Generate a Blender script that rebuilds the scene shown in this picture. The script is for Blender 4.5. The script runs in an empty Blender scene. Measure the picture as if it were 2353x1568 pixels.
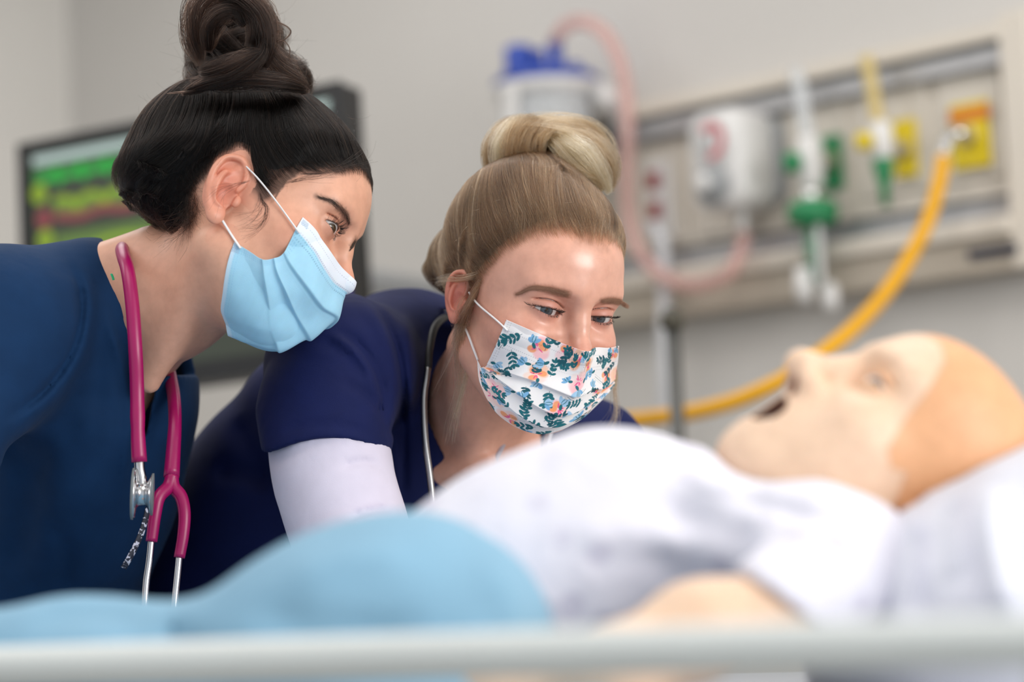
import bpy, math, random
import numpy as np
from math import sin, cos, radians, pi
random.seed(7)
RNG = np.random.default_rng(7)
SC = bpy.context.scene
COL = SC.collection

# ------------------------------------------------------------------ camera
FPX = 5556.0                                  # focal length in pixels of the 2353 x 1568 frame (85 mm on full frame)
ZOOM = None
CAM = np.array([0.0, 0.0, 0.95])
_yaw, _pitch, _roll = radians(45.7), radians(5.6), radians(2.6)
_f0 = np.array([-cos(_yaw), sin(_yaw), 0.0])
_r0 = np.array([sin(_yaw), cos(_yaw), 0.0])
_u0 = np.array([0.0, 0.0, 1.0])
_f1 = _f0 * cos(_pitch) + _u0 * sin(_pitch)
_u1 = _u0 * cos(_pitch) - _f0 * sin(_pitch)
CR = _r0 * cos(_roll) - _u1 * sin(_roll)
CU = _u1 * cos(_roll) + _r0 * sin(_roll)
CF = _f1
VB = np.stack([CR, CF, CU], 1)                # columns: right, away, up

cam_data = bpy.data.cameras.new('camera')
cam = bpy.data.objects.new('camera', cam_data)
COL.objects.link(cam)
from mathutils import Matrix, Vector
cam.matrix_world = Matrix(((CR[0], CU[0], -CF[0], CAM[0]), (CR[1], CU[1], -CF[1], CAM[1]), (CR[2], CU[2], -CF[2], CAM[2]), (0, 0, 0, 1)))
cam_data.sensor_width = 36.0
cam_data.lens = FPX / 2353 * 36.0
cam_data.dof.use_dof = True
cam_data.dof.focus_distance = 2.12
cam_data.dof.aperture_fstop = 2.4
cam_data.dof.aperture_blades = 0
cam_data.clip_start = 0.05
SC.camera = cam
if ZOOM:
    _k = 2353.0 / (ZOOM[2] - ZOOM[0])
    cam_data.lens *= _k
    cam_data.dof.aperture_fstop *= _k
    cam_data.shift_x = ((ZOOM[0] + ZOOM[2]) / 2 - 1176.5) / 2353 * _k
    cam_data.shift_y = -((ZOOM[1] + ZOOM[3]) / 2 - 784) / 2353 * _k

# ------------------------------------------------------------------ world, lights, exposure
world = bpy.data.worlds.new('world')
SC.world = world
world.use_nodes = True
world.node_tree.nodes['Background'].inputs[0].default_value = (0.92, 0.96, 1.0, 1)
world.node_tree.nodes['Background'].inputs[1].default_value = 0.66
SC.view_settings.view_transform = 'Standard'
SC.view_settings.look = 'None'
SC.view_settings.gamma = 1.0
SC.view_settings.use_curve_mapping = False
SC.view_settings.exposure = 0.13


def area_light(name, loc, target, sx, sy, power, color):
    d = bpy.data.lights.new(name, 'AREA')
    d.shape = 'RECTANGLE'
    d.size, d.size_y = sx, sy
    d.energy = power
    d.color = color
    o = bpy.data.objects.new(name, d)
    COL.objects.link(o)
    o.location = loc
    o.rotation_euler = (Vector(target) - Vector(loc)).to_track_quat('-Z', 'Y').to_euler()
    return o


def vw(a, b, c):
    """view-aligned offsets (right, away, up) from the camera to world"""
    return CAM + CR * a + CF * b + CU * c


# a broad window to the right of the bed, an added front fill, and lit ceiling panels
area_light('window_and_fill_light', (2.45, 1.9, 1.7), (-1.6, 2.3, 1.25), 2.2, 1.5, 60, (1.0, 0.98, 0.95))
area_light('window_and_fill_light', vw(2.4, -0.6, 1.2), vw(0.0, 2.1, 0.0), 2.2, 1.5, 24, (1.0, 0.98, 0.95))  # weaker front fill added beside the camera, not a second window
for _x, _y, _p in ((-3.2, 2.1, 13), (-1.4, 2.1, 14), (-3.2, 0.3, 12), (-1.4, 0.3, 11)):
    area_light('ceiling_panel_light', (_x, _y, 2.70), (_x, _y, 0), 1.2, 1.2, _p, (1.0, 0.97, 0.94))
# ------------------------------------------------------------------ small helpers
def unit(v):
    v = np.asarray(v, float)
    return v / np.maximum(np.linalg.norm(v, axis=-1, keepdims=True), 1e-12)


def V(px, py, d):
    return np.array([(px - 1176.5) / FPX * d, d, (784 - py) / FPX * d])


def v2w(P):
    return CAM + np.asarray(P, float) @ VB.T


def w2v(P):
    return (np.asarray(P, float) - CAM) @ VB


def W(px, py, d):
    return v2w(V(px, py, d))


def ray_dir(px, py):
    return CR * (px - 1176.5) / FPX + CF + CU * (784 - py) / FPX


def catmull(P, n, closed=False):
    """n points of a Catmull-Rom curve through P, spread by chord length"""
    P = np.asarray(P, float)
    if closed:
        Q = np.vstack([P[-1:], P, P[:2]])
    else:
        Q = np.vstack([2 * P[:1] - P[1:2], P, 2 * P[-1:] - P[-2:-1]])
    segs = len(Q) - 3
    L = np.linalg.norm(Q[2:-1] - Q[1:-2], axis=1) + 1e-9
    c = np.r_[0, np.cumsum(L)]
    t = np.linspace(0, c[-1], n, endpoint=not closed)
    i = np.clip(np.searchsorted(c, t, side='right') - 1, 0, segs - 1)
    u = ((t - c[i]) / L[i])[:, None]
    p0, p1, p2, p3 = Q[i], Q[i + 1], Q[i + 2], Q[i + 3]
    return 0.5 * (2 * p1 + (p2 - p0) * u + (2 * p0 - 5 * p1 + 4 * p2 - p3) * u ** 2 + (3 * p1 - p0 - 3 * p2 + p3) * u ** 3)


def frames(P, closed=False):
    P = np.asarray(P, float)
    T = np.gradient(P, axis=0) if not closed else np.roll(P, -1, 0) - np.roll(P, 1, 0)
    T = unit(T)
    ref = np.array([0, 0, 1.0]) if abs(T[0][2]) < 0.9 else np.array([1.0, 0, 0])
    N = np.zeros_like(P)
    n = unit(np.cross(T[0], ref))
    for i in range(len(P)):
        n = unit(n - T[i] * n.dot(T[i]))
        N[i] = n
    return T, N, np.cross(T, N)


def tube(P, r, n=10, closed=False, flat=1.0):
    """swept tube: vertices, quads"""
    P = np.asarray(P, float)
    m = len(P)
    r = np.broadcast_to(np.asarray(r, float), (m,))
    T, N, B = frames(P, closed)
    a = np.linspace(0, 2 * pi, n, endpoint=False)
    vs = P[:, None] + r[:, None, None] * (np.cos(a)[None, :, None] * N[:, None] + flat * np.sin(a)[None, :, None] * B[:, None])
    vs = vs.reshape(-1, 3)
    fs = []
    for i in range(m if closed else m - 1):
        j = (i + 1) % m
        for k in range(n):
            fs.append((i * n + k, i * n + (k + 1) % n, j * n + (k + 1) % n, j * n + k))
    if not closed:
        fs.append(tuple(range(n - 1, -1, -1)))
        fs.append(tuple((m - 1) * n + k for k in range(n)))
    return vs, fs


def lathe(profile, origin, axis, n=32, ref=None):
    """profile: (radius, height) pairs revolved about axis at origin"""
    axis = unit(axis)
    ref = np.array([1.0, 0, 0]) if ref is None else np.asarray(ref, float)
    if abs(axis.dot(unit(ref))) > 0.95:
        ref = np.array([0, 1.0, 0])
    e1 = unit(np.cross(axis, ref))
    e2 = np.cross(axis, e1)
    a = np.linspace(0, 2 * pi, n, endpoint=False)
    vs = []
    for r, h in profile:
        vs.append(np.asarray(origin) + axis * h + max(r, 1e-5) * (np.cos(a)[:, None] * e1 + np.sin(a)[:, None] * e2))
    m = len(profile)
    fs = []
    for i in range(m - 1):
        for k in range(n):
            fs.append((i * n + k, i * n + (k + 1) % n, (i + 1) * n + (k + 1) % n, (i + 1) * n + k))
    fs.append(tuple(range(n - 1, -1, -1)))
    fs.append(tuple((m - 1) * n + k for k in range(n)))
    return np.vstack(vs), fs


def box(lo, hi):
    lo, hi = np.minimum(lo, hi), np.maximum(lo, hi)
    x0, y0, z0 = lo
    x1, y1, z1 = hi
    v = np.array([(x0, y0, z0), (x1, y0, z0), (x1, y1, z0), (x0, y1, z0), (x0, y0, z1), (x1, y0, z1), (x1, y1, z1), (x0, y1, z1)], float)
    f = [(0, 3, 2, 1), (4, 5, 6, 7), (0, 1, 5, 4), (1, 2, 6, 5), (2, 3, 7, 6), (3, 0, 4, 7)]
    return v, f


def obox(c, ax, half):
    """oriented box: centre, three axis vectors, half sizes"""
    v, f = box(-np.asarray(half, float), np.asarray(half, float))
    A = np.stack([unit(a) for a in ax], 1)
    return np.asarray(c) + v @ A.T, f


def join(*parts):
    vs, fs, k = [], [], 0
    for v, f in parts:
        vs.append(np.asarray(v, float))
        fs += [tuple(i + k for i in q) for q in f]
        k += len(v)
    return np.vstack(vs), fs


def sheet_quads(nv, nu):
    i = np.arange(nv - 1)[:, None] * nu + np.arange(nu - 1)[None]
    return np.stack([i, i + 1, i + nu + 1, i + nu], -1).reshape(-1, 4)


ROOTS = {}


def empty(name, loc, label, cat, group=None):
    o = bpy.data.objects.new(name, None)
    o.empty_display_size = 0.05
    COL.objects.link(o)
    o.location = loc
    o['label'] = label
    o['category'] = cat
    if group:
        o['group'] = group
    ROOTS[o.name] = np.asarray(loc, float)
    return o


def origin_of(o):
    p = o
    while p.parent is not None:
        p = p.parent
    return ROOTS.get(p.name, np.zeros(3))


def mk(name, geo, mat, parent=None, smooth=True, col=None, bevel=0, attrs=None, label=None, uv=None):
    vs, fs = geo
    vs = np.asarray(vs, float)
    if parent is not None:
        vs = vs - origin_of(parent)
    me = bpy.data.meshes.new(name)
    if isinstance(fs, np.ndarray):
        nf, k = fs.shape
        me.vertices.add(len(vs))
        me.vertices.foreach_set('co', vs.astype(np.float32).ravel())
        me.loops.add(nf * k)
        me.loops.foreach_set('vertex_index', fs.astype(np.int32).ravel())
        me.polygons.add(nf)
        me.polygons.foreach_set('loop_start', np.arange(0, nf * k, k, dtype=np.int32))
        me.update(calc_edges=True)
    else:
        me.from_pydata(vs.tolist(), [], fs)
    me.validate()
    if smooth:
        me.polygons.foreach_set('use_smooth', np.ones(len(me.polygons), bool))
    if col is not None:
        c = np.ones((len(vs), 4), np.float32)
        c[:, :3] = col
        a = me.color_attributes.new('Col', 'FLOAT_COLOR', 'POINT')
        a.data.foreach_set('color', c.ravel())
    for k, v in (attrs or {}).items():
        a = me.attributes.new(k, 'FLOAT', 'POINT')
        a.data.foreach_set('value', np.asarray(v, np.float32))
    if mat is not None:
        me.materials.append(mat)
    o = bpy.data.objects.new(name, me)
    COL.objects.link(o)
    if parent is not None:
        o.parent = parent
    if bevel:
        b = o.modifiers.new('bevel', 'BEVEL')
        b.width = bevel
        b.segments = 3
        b.limit_method = 'ANGLE'
        b.angle_limit = radians(40)
    if label:
        o['label'] = label
    return o


def thing(name, geo, mat, label, cat, group=None, **kw):
    """a thing that is one mesh: origin at its base"""
    vs = np.asarray(geo[0], float)
    base = np.array([(vs[:, 0].min() + vs[:, 0].max()) / 2, (vs[:, 1].min() + vs[:, 1].max()) / 2, vs[:, 2].min()])
    o = mk(name, (vs - base, geo[1]), mat, **kw)
    o.location = base
    o['label'] = label
    o['category'] = cat
    if group:
        o['group'] = group
    ROOTS[o.name] = base
    return o


def struct(name, geo, mat, **kw):
    o = mk(name, geo, mat, smooth=False, **kw)
    o['kind'] = 'structure'
    return o


def strands(name, P, mat, parent, r0, r1=None, label=None, rnd=None):
    """hair: P is (n, k, 3) world points; one curves object"""
    P = np.asarray(P, np.float32)
    n, k = P.shape[:2]
    hc = bpy.data.hair_curves.new(name)
    hc.add_curves([k] * n)
    off = origin_of(parent).astype(np.float32) if parent is not None else np.zeros(3, np.float32)
    hc.attributes['position'].data.foreach_set('vector', (P - off).ravel())
    t = np.linspace(0, 1, k, dtype=np.float32)[None]
    r1 = r0 if r1 is None else r1
    rr = np.broadcast_to(np.asarray(r0, np.float32).reshape(-1, 1) * (1 - t) + np.asarray(r1, np.float32).reshape(-1, 1) * t, (n, k)) * np.clip(t * 7 + 0.12, 0, 1)
    a = hc.attributes.get('radius') or hc.attributes.new('radius', 'FLOAT', 'POINT')
    a.data.foreach_set('value', np.ascontiguousarray(rr, np.float32).ravel())
    a = hc.attributes.new('tone', 'FLOAT', 'CURVE')
    a.data.foreach_set('value', (RNG.random(n) if rnd is None else rnd).astype(np.float32))
    hc.materials.append(mat)
    o = bpy.data.objects.new(name, hc)
    COL.objects.link(o)
    if parent is not None:
        o.parent = parent
    o['kind'] = 'stuff'
    if label:
        o['label'] = label
    return o


# ------------------------------------------------------------------ materials
def lin(r, g, b):
    """8-bit sRGB to linear"""
    return tuple(((c / 255) / 12.92 if c <= 10 else ((c / 255 + 0.055) / 1.055) ** 2.4) for c in (r, g, b))


class Mat:
    def __init__(self, name, base=(0.8, 0.8, 0.8), rough=0.5, metal=0.0, **kw):
        self.m = bpy.data.materials.new(name)
        self.m.use_nodes = True
        self.nt = self.m.node_tree
        self.b = self.nt.nodes['Principled BSDF']
        self.b.inputs['Base Color'].default_value = (*base, 1)
        self.b.inputs['Roughness'].default_value = rough
        self.b.inputs['Metallic'].default_value = metal
        for k, v in kw.items():
            self.b.inputs[k].default_value = v

    def node(self, t, **inp):
        n = self.nt.nodes.new(t)
        for k, v in inp.items():
            if k in n.inputs.keys():
                n.inputs[k].default_value = v
            else:
                setattr(n, k, v)
        return n

    def link(self, a, b):
        self.nt.links.new(a, b)

    def coord(self, kind='Object'):
        return self.node('ShaderNodeTexCoord').outputs[kind]

    def bump(self, height, strength=0.3, dist=0.001, normal=None):
        n = self.node('ShaderNodeBump')
        n.inputs['Strength'].default_value = strength
        n.inputs['Distance'].default_value = dist
        self.link(height, n.inputs['Height'])
        if normal is not None:
            self.link(normal, n.inputs['Normal'])
        self.link(n.outputs['Normal'], self.b.inputs['Normal'])
        return n.outputs['Normal']

    def noise(self, scale, detail=4, rough=0.55, co=None, dist=0.0):
        n = self.node('ShaderNodeTexNoise')
        n.inputs['Scale'].default_value = scale
        n.inputs['Detail'].default_value = detail
        n.inputs['Roughness'].default_value = rough
        n.inputs['Distortion'].default_value = dist
        self.link(co if co is not None else self.coord(), n.inputs['Vector'])
        return n.outputs['Fac']

    def ramp(self, fac, stops):
        n = self.node('ShaderNodeValToRGB')
        e = n.color_ramp.elements
        while len(e) < len(stops):
            e.new(0.5)
        for i, (p, c) in enumerate(stops):
            e[i].position = p
            e[i].color = (*c, 1)
        self.link(fac, n.inputs['Fac'])
        return n.outputs['Color']

    def mix(self, fac, a, b, mode='MIX'):
        n = self.node('ShaderNodeMix')
        n.data_type = 'RGBA'
        n.blend_type = mode
        for s, v in ((0, fac), (6, a), (7, b)):
            if isinstance(v, (int, float)):
                n.inputs[s].default_value = v
            elif isinstance(v, tuple):
                n.inputs[s].default_value = (*v, 1)
            else:
                self.link(v, n.inputs[s])
        return n.outputs[2]

    def color(self, c):
        self.link(c, self.b.inputs['Base Color'])


def wear(name, base, rough=0.5, metal=0.0, scale=30, amt=0.06, bump=0.05, **kw):
    """a plain finish with a slight mottle and fine relief"""
    m = Mat(name, base, rough, metal, **kw)
    f = m.noise(scale)
    lo = tuple(max(0, c * (1 - amt)) for c in base)
    hi = tuple(min(1, c * (1 + amt)) for c in base)
    m.color(m.ramp(f, [(0.3, lo), (0.7, hi)]))
    if bump:
        m.bump(m.noise(scale * 12), bump, 0.0005)
    return m.m


def cloth(name, base, rough=0.85, weave=900, fold=14, amt=0.10, foldbump=0.35, sheen=0.15, weavebump=0.25):
    m = Mat(name, base, rough)
    m.b.inputs['Sheen Weight'].default_value = sheen
    m.b.inputs['Sheen Roughness'].default_value = 0.5
    m.b.inputs['Specular IOR Level'].default_value = 0.2
    co = m.coord()
    f = m.noise(fold * 2.2, 3, co=co)
    lo = tuple(c * (1 - amt) for c in base)
    hi = tuple(min(1, c * (1 + amt)) for c in base)
    m.color(m.ramp(f, [(0.3, lo), (0.7, hi)]))
    n1 = m.bump(m.noise(fold, 3, 0.45, co=co, dist=0.8), foldbump, 0.012)
    m.bump(m.noise(weave, 2, 0.6, co=co), weavebump, 0.0006, normal=n1)
    return m.m


# ------------------------------------------------------------------ distance fields (numpy) and their skin
def sm(a, b, k):
    h = np.maximum(k - np.abs(a - b), 0) / k
    return np.minimum(a, b) - h * h * k * 0.25


def smax(a, b, k):
    return -sm(-a, -b, k)


def ell(P, c, r, R=None):
    Q = P - np.asarray(c, P.dtype)
    if R is not None:
        Q = Q @ np.asarray(R, P.dtype)
    r = np.asarray(r, P.dtype)
    k0 = np.linalg.norm(Q / r, axis=-1)
    k1 = np.linalg.norm(Q / (r * r), axis=-1)
    return k0 * (k0 - 1) / np.maximum(k1, 1e-6)


def sph(P, c, r):
    return np.linalg.norm(P - np.asarray(c, P.dtype), axis=-1) - r


def cap(P, a, b, ra, rb=None):
    rb = ra if rb is None else rb
    a = np.asarray(a, P.dtype)
    ba = np.asarray(b, P.dtype) - a
    h = np.clip(((P - a) @ ba) / max(float(ba @ ba), 1e-12), 0, 1)
    return np.linalg.norm(P - a - h[..., None] * ba, axis=-1) - (ra + (rb - ra) * h)


def chain(P, pts, rad, k=0.01):
    d = None
    for i in range(len(pts) - 1):
        e = cap(P, pts[i], pts[i + 1], rad[i], rad[i + 1])
        d = e if d is None else sm(d, e, k)
    return d


def eval_grid(f, xs, ys, zs, blk=8, margin=1.6):
    """field on a (non-uniform) grid; blocks far from the surface get one value"""
    nx, ny, nz = len(xs), len(ys), len(zs)
    F = np.empty((nx, ny, nz), np.float32)
    bi = [np.arange(0, n, blk) for n in (nx, ny, nz)]

    def mids(a, b):
        lo = a[b]
        hi = a[np.minimum(b + blk, len(a)) - 1]
        return (lo + hi) / 2, (hi - lo) / 2
    (mx, hx), (my, hy), (mz, hz) = mids(xs, bi[0]), mids(ys, bi[1]), mids(zs, bi[2])
    M = np.stack(np.meshgrid(mx, my, mz, indexing='ij'), -1).astype(np.float32)
    H = np.sqrt(hx[:, None, None] ** 2 + hy[None, :, None] ** 2 + hz[None, None, :] ** 2)
    D = f(M.reshape(-1, 3)).reshape(M.shape[:3])
    act = np.abs(D) < H * margin + 0.004
    ids = []
    for i, j, k in np.ndindex(D.shape):
        s = (slice(bi[0][i], bi[0][i] + blk), slice(bi[1][j], bi[1][j] + blk), slice(bi[2][k], bi[2][k] + blk))
        if act[i, j, k]:
            ids.append(s)
        else:
            F[s] = D[i, j, k]
    for c0 in range(0, len(ids), 400):
        ch = ids[c0:c0 + 400]
        pts, shp = [], []
        for s in ch:
            g = np.stack(np.meshgrid(xs[s[0]], ys[s[1]], zs[s[2]], indexing='ij'), -1)
            shp.append(g.shape[:3])
            pts.append(g.reshape(-1, 3))
        v = f(np.vstack(pts).astype(np.float32))
        o = 0
        for s, h in zip(ch, shp):
            n = h[0] * h[1] * h[2]
            F[s] = v[o:o + n].reshape(h)
            o += n
    return F


def surface(F, xs, ys, zs):
    """naive surface nets on a non-uniform grid: vertices and quads"""
    S = F < 0
    nx, ny, nz = F.shape
    cs = sum(S[i:nx - 1 + i, j:ny - 1 + j, k:nz - 1 + k].astype(np.int8) for i in (0, 1) for j in (0, 1) for k in (0, 1))
    cell = (cs > 0) & (cs < 8)
    idx = -np.ones(cell.shape, np.int64)
    ci = np.argwhere(cell)
    idx[cell] = np.arange(len(ci))
    acc = np.zeros((len(ci), 3))
    cnt = np.zeros(len(ci))
    X = [xs, ys, zs]
    for ax in range(3):
        o1, o2 = [a for a in range(3) if a != ax]
        for u in (0, 1):
            for v in (0, 1):
                a = ci.copy()
                a[:, o1] += u
                a[:, o2] += v
                b = a.copy()
                b[:, ax] += 1
                fa, fb = F[tuple(a.T)], F[tuple(b.T)]
                cr = (fa < 0) != (fb < 0)
                t = np.where(cr, fa / np.where(cr, fa - fb, 1), 0)
                p = np.empty((len(ci), 3))
                for q in range(3):
                    p[:, q] = X[q][a[:, q]]
                p[:, ax] += t * (X[ax][b[:, ax]] - X[ax][a[:, ax]])
                acc[cr] += p[cr]
                cnt[cr] += 1
    verts = acc / np.maximum(cnt, 1)[:, None]
    quads = []
    for ax in range(3):
        o1, o2 = (ax + 1) % 3, (ax + 2) % 3
        sl = [slice(None)] * 3
        sl[ax] = slice(0, -1)
        sh = [slice(None)] * 3
        sh[ax] = slice(1, None)
        A, B = S[tuple(sl)], S[tuple(sh)]
        e = np.argwhere(A != B)
        n1, n2 = F.shape[o1], F.shape[o2]
        e = e[(e[:, o1] > 0) & (e[:, o2] > 0) & (e[:, o1] < n1 - 1) & (e[:, o2] < n2 - 1)]
        q = []
        for d1, d2 in ((-1, -1), (0, -1), (0, 0), (-1, 0)):
            c = e.copy()
            c[:, o1] += d1
            c[:, o2] += d2
            q.append(idx[tuple(c.T)])
        q = np.stack(q, 1)
        flip = ~A[tuple(e.T)]
        q[flip] = q[flip][:, ::-1]
        quads.append(q)
    return verts, np.vstack(quads)


def relax(vs, qs, it=2, lam=0.5):
    """Laplacian smoothing over quad edges"""
    e = np.vstack([qs[:, [0, 1]], qs[:, [1, 2]], qs[:, [2, 3]], qs[:, [3, 0]]])
    a = np.r_[e[:, 0], e[:, 1]]
    b = np.r_[e[:, 1], e[:, 0]]
    n = len(vs)
    cnt = np.bincount(a, minlength=n)[:, None]
    for _ in range(it):
        s = np.stack([np.bincount(a, vs[b, q], n) for q in range(3)], 1)
        vs = vs + lam * (s / np.maximum(cnt, 1) - vs)
    return vs


class Field:
    """sampled field with trilinear lookup and gradient"""
    def __init__(self, F, xs, ys, zs):
        self.F, self.X = F, (xs, ys, zs)

    def __call__(self, P):
        ii, tt = [], []
        for q in range(3):
            x = self.X[q]
            i = np.clip(np.searchsorted(x, P[:, q]) - 1, 0, len(x) - 2)
            ii.append(i)
            tt.append(np.clip((P[:, q] - x[i]) / (x[i + 1] - x[i]), 0, 1))
        r = 0
        for a in (0, 1):
            for b in (0, 1):
                for c in (0, 1):
                    w = (tt[0] if a else 1 - tt[0]) * (tt[1] if b else 1 - tt[1]) * (tt[2] if c else 1 - tt[2])
                    r = r + w * self.F[ii[0] + a, ii[1] + b, ii[2] + c]
        return r

    def grad(self, P, h=0.002):
        g = np.stack([self(P + np.eye(3)[q] * h) - self(P - np.eye(3)[q] * h) for q in range(3)], 1)
        self.slope = np.maximum(np.linalg.norm(g, axis=1) / (2 * h), 0.3)
        return unit(g)


def axis_pts(*segs):
    """non-uniform axis: (start, end, step) pieces"""
    out = []
    for a, b, h in segs:
        n = max(1, int(round((b - a) / h)))
        out.append(np.linspace(a, b, n, endpoint=False))
    out.append([segs[-1][1]])
    return np.concatenate(out)


def skin_field(f, lo, hi, step, it=1):
    """mesh a field inside a box with an even step"""
    ax = [axis_pts((lo[q], hi[q], step)) for q in range(3)]
    F = eval_grid(f, *ax)
    F[0], F[-1], F[:, 0], F[:, -1], F[:, :, 0], F[:, :, -1] = [np.maximum(a, 1e-4) for a in (F[0], F[-1], F[:, 0], F[:, -1], F[:, :, 0], F[:, :, -1])]
    v, q = surface(F, *ax)
    return relax(v, q, it), q


def fbm(P, scale, seed=0, octaves=3):
    """cheap smooth noise: sums of rotated sines"""
    r = np.random.default_rng(seed)
    out = np.zeros(len(P))
    amp = 1.0
    for o in range(octaves):
        for _ in range(4):
            k = unit(r.normal(size=3)) * scale * (2 ** o) * r.uniform(0.7, 1.4)
            out += amp * np.sin(P @ k + r.uniform(0, 6.28)) / 4
        amp *= 0.5
    return out
# ------------------------------------------------------------------ the room
YW = 3.29                                     # the back wall
XL = -4.62                                    # the wall at the far left
WALL = wear('painted wall', lin(203, 200, 196), 0.75, 0, 3, 0.015, 0.06)
WALL2 = wear('painted side wall', lin(214, 211, 206), 0.75, 0, 3, 0.015, 0.06)
FLOORM = wear('vinyl floor', lin(150, 146, 140), 0.45, 0, 8, 0.05, 0.03)
CEILM = wear('ceiling tile', lin(232, 231, 228), 0.85, 0, 30, 0.03, 0.1)
struct('wall_back', box((XL - 0.1, YW, 0), (2.6, YW + 0.1, 2.75)), WALL)
struct('wall_left', box((XL - 0.1, -1.4, 0), (XL, YW, 2.75)), WALL2)
struct('floor', box((XL - 0.1, -1.4, -0.1), (2.6, YW + 0.1, 0)), FLOORM)
struct('ceiling', box((XL - 0.1, -1.4, 2.75), (2.6, YW + 0.1, 2.85)), CEILM)
struct('baseboard_back', box((XL, YW - 0.015, 0), (2.6, YW, 0.10)), wear('grey skirting', lin(120, 118, 115), 0.5))


def OW(px, py, off=0.0):
    """where the ray through a pixel meets a plane parallel to the back wall"""
    r = ray_dir(px, py)
    return CAM + r * ((YW - off - CAM[1]) / r[1])


CREAM = wear('cream enamel', lin(214, 206, 194), 0.45, 0, 6, 0.02, 0.02)
CREAM2 = wear('cream plate', lin(208, 201, 190), 0.42, 0, 6, 0.02, 0.02)
CREAM_SHADED = wear('shaded raceway enamel', lin(176, 166, 152), 0.5, 0, 6, 0.03, 0.02)  # shade below the overhang is put into this darker enamel colour
ALU = wear('brushed aluminium rail', (0.46, 0.46, 0.47), 0.42, 0.55, 50, 0.08, 0.03)
DARKGAP = wear('dark groove', (0.035, 0.035, 0.04), 0.6)
WPLAST = wear('white plastic', (0.72, 0.71, 0.70), 0.35, 0, 20, 0.02, 0.01)
GREENP = wear('green plastic', lin(28, 128, 78), 0.4, 0, 20, 0.06, 0.01)
GREYP = wear('grey plastic', (0.30, 0.31, 0.32), 0.4)
CHROME = wear('chrome', (0.70, 0.70, 0.70), 0.15, 1.0, 30, 0.03, 0.01)
YELP = wear('yellow label plastic', lin(222, 196, 18), 0.45, 0, 20, 0.05, 0.01)
CLEAR = Mat('clear plastic', (0.93, 0.96, 0.96), 0.05)
CLEAR.b.inputs['Transmission Weight'].default_value = 0.95
CLEAR.b.inputs['IOR'].default_value = 1.06
CLEAR = CLEAR.m
MILKY = Mat('frosted clear plastic', (0.86, 0.88, 0.90), 0.25)
MILKY.b.inputs['Transmission Weight'].default_value = 0.55
MILKY.b.inputs['IOR'].default_value = 1.15
MILKY = MILKY.m
PINKT = Mat('pink tinted tubing', lin(240, 204, 198), 0.25)
PINKT.b.inputs['Transmission Weight'].default_value = 0.6
PINKT.b.inputs['IOR'].default_value = 1.2
PINKT = PINKT.m

# --- the headwall rail system: a cream housing with two aluminium tracks
XA, XB = -3.02, -2.052
hw = empty('headwall_panel', (-2.5, YW, 1.395), 'long cream medical headwall rail with gas outlets on the back wall', 'wall panel')


def wbox(x0, x1, z0, z1, o0, o1):
    return box((x0, YW - o1, z0), (x1, YW - o0, z1))


mk('top_ledge', wbox(XA, XB, 1.761, 1.787, 0, 0.062), CREAM, hw, False, bevel=0.003)
mk('back_panel', wbox(XA, XB - 0.002, 1.50, 1.762, 0, 0.030), CREAM, hw, False)
mk('upper_track', join(wbox(XA, XB - 0.004, 1.722, 1.758, 0.03, 0.046), wbox(XA, XB - 0.004, 1.722, 1.730, 0.03, 0.054)), ALU, hw, False, bevel=0.0015)
mk('track_groove', join(wbox(XA, XB - 0.004, 1.754, 1.761, 0.03, 0.047)), DARKGAP, hw, False)
mk('lower_track', join(wbox(XA, XB - 0.004, 1.478, 1.512, 0.03, 0.046), wbox(XA, XB - 0.004, 1.478, 1.486, 0.03, 0.056)), ALU, hw, False, bevel=0.0015)
mk('track_groove', join(wbox(XA, XB - 0.004, 1.509, 1.516, 0.03, 0.047)), DARKGAP, hw, False)
mk('raceway', join(wbox(XA, XB, 1.452, 1.480, 0, 0.070)), CREAM, hw, False, bevel=0.003)
mk('raceway_base', wbox(XA, XB, 1.396, 1.453, 0, 0.058), CREAM_SHADED, hw, False, bevel=0.003)
mk('end_trim', wbox(XB - 0.002, XB + 0.050, 1.396, 1.80, 0, 0.060), CREAM, hw, False, bevel=0.003)
mk('track_end_cap', wbox(-2.88, -2.85, 1.725, 1.760, 0.046, 0.066), DARKGAP, hw, False, bevel=0.003)
a, b = OW(2228, 588, 0.058), OW(2340, 572, 0.058)
mk('pull_slot', wbox(a[0], b[0], a[2] - 0.008, a[2] + 0.009, 0.0575, 0.064), wear('dark blue slot', lin(42, 46, 62), 0.5), hw, False, bevel=0.002)


def plate(name, pa, pb, mat, o0, o1, bevel=0.002, label=None, parent=None):
    a, b = OW(*pa, o1), OW(*pb, o1)
    return mk(name, wbox(a[0], b[0], a[2], b[2], o0, o1), mat, parent or hw, False, bevel=bevel, label=label)


for pa, pb in (((1478, 350), (1580, 555)), ((1590, 300), (1760, 520)), ((1800, 245), (1955, 470)), ((1965, 215), (2140, 430)), ((2150, 175), (2310, 400))):
    plate('outlet_cover', pa, pb, CREAM2, 0.030, 0.036)
plate('socket_plate', (1486, 375), (1546, 545), WPLAST, 0.036, 0.041)
RED = wear('red plastic', lin(150, 24, 34), 0.4)
for c0 in ((1503, 415), (1507, 484)):
    c = OW(*c0, 0.041)
    s = mk('red_socket', box((c[0] - 0.014, YW - 0.046, c[2] - 0.015), (c[0] + 0.014, YW - 0.041, c[2] + 0.015)), RED, hw, False, bevel=0.003, label='red power socket')
    for dx in (-0.005, 0.005):
        mk('socket_slot', box((c[0] + dx - 0.001, YW - 0.0466, c[2] - 0.002), (c[0] + dx + 0.001, YW - 0.0455, c[2] + 0.007)), DARKGAP, s, False)
ORANGE = wear('orange label band', lin(208, 120, 30), 0.45)
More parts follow.
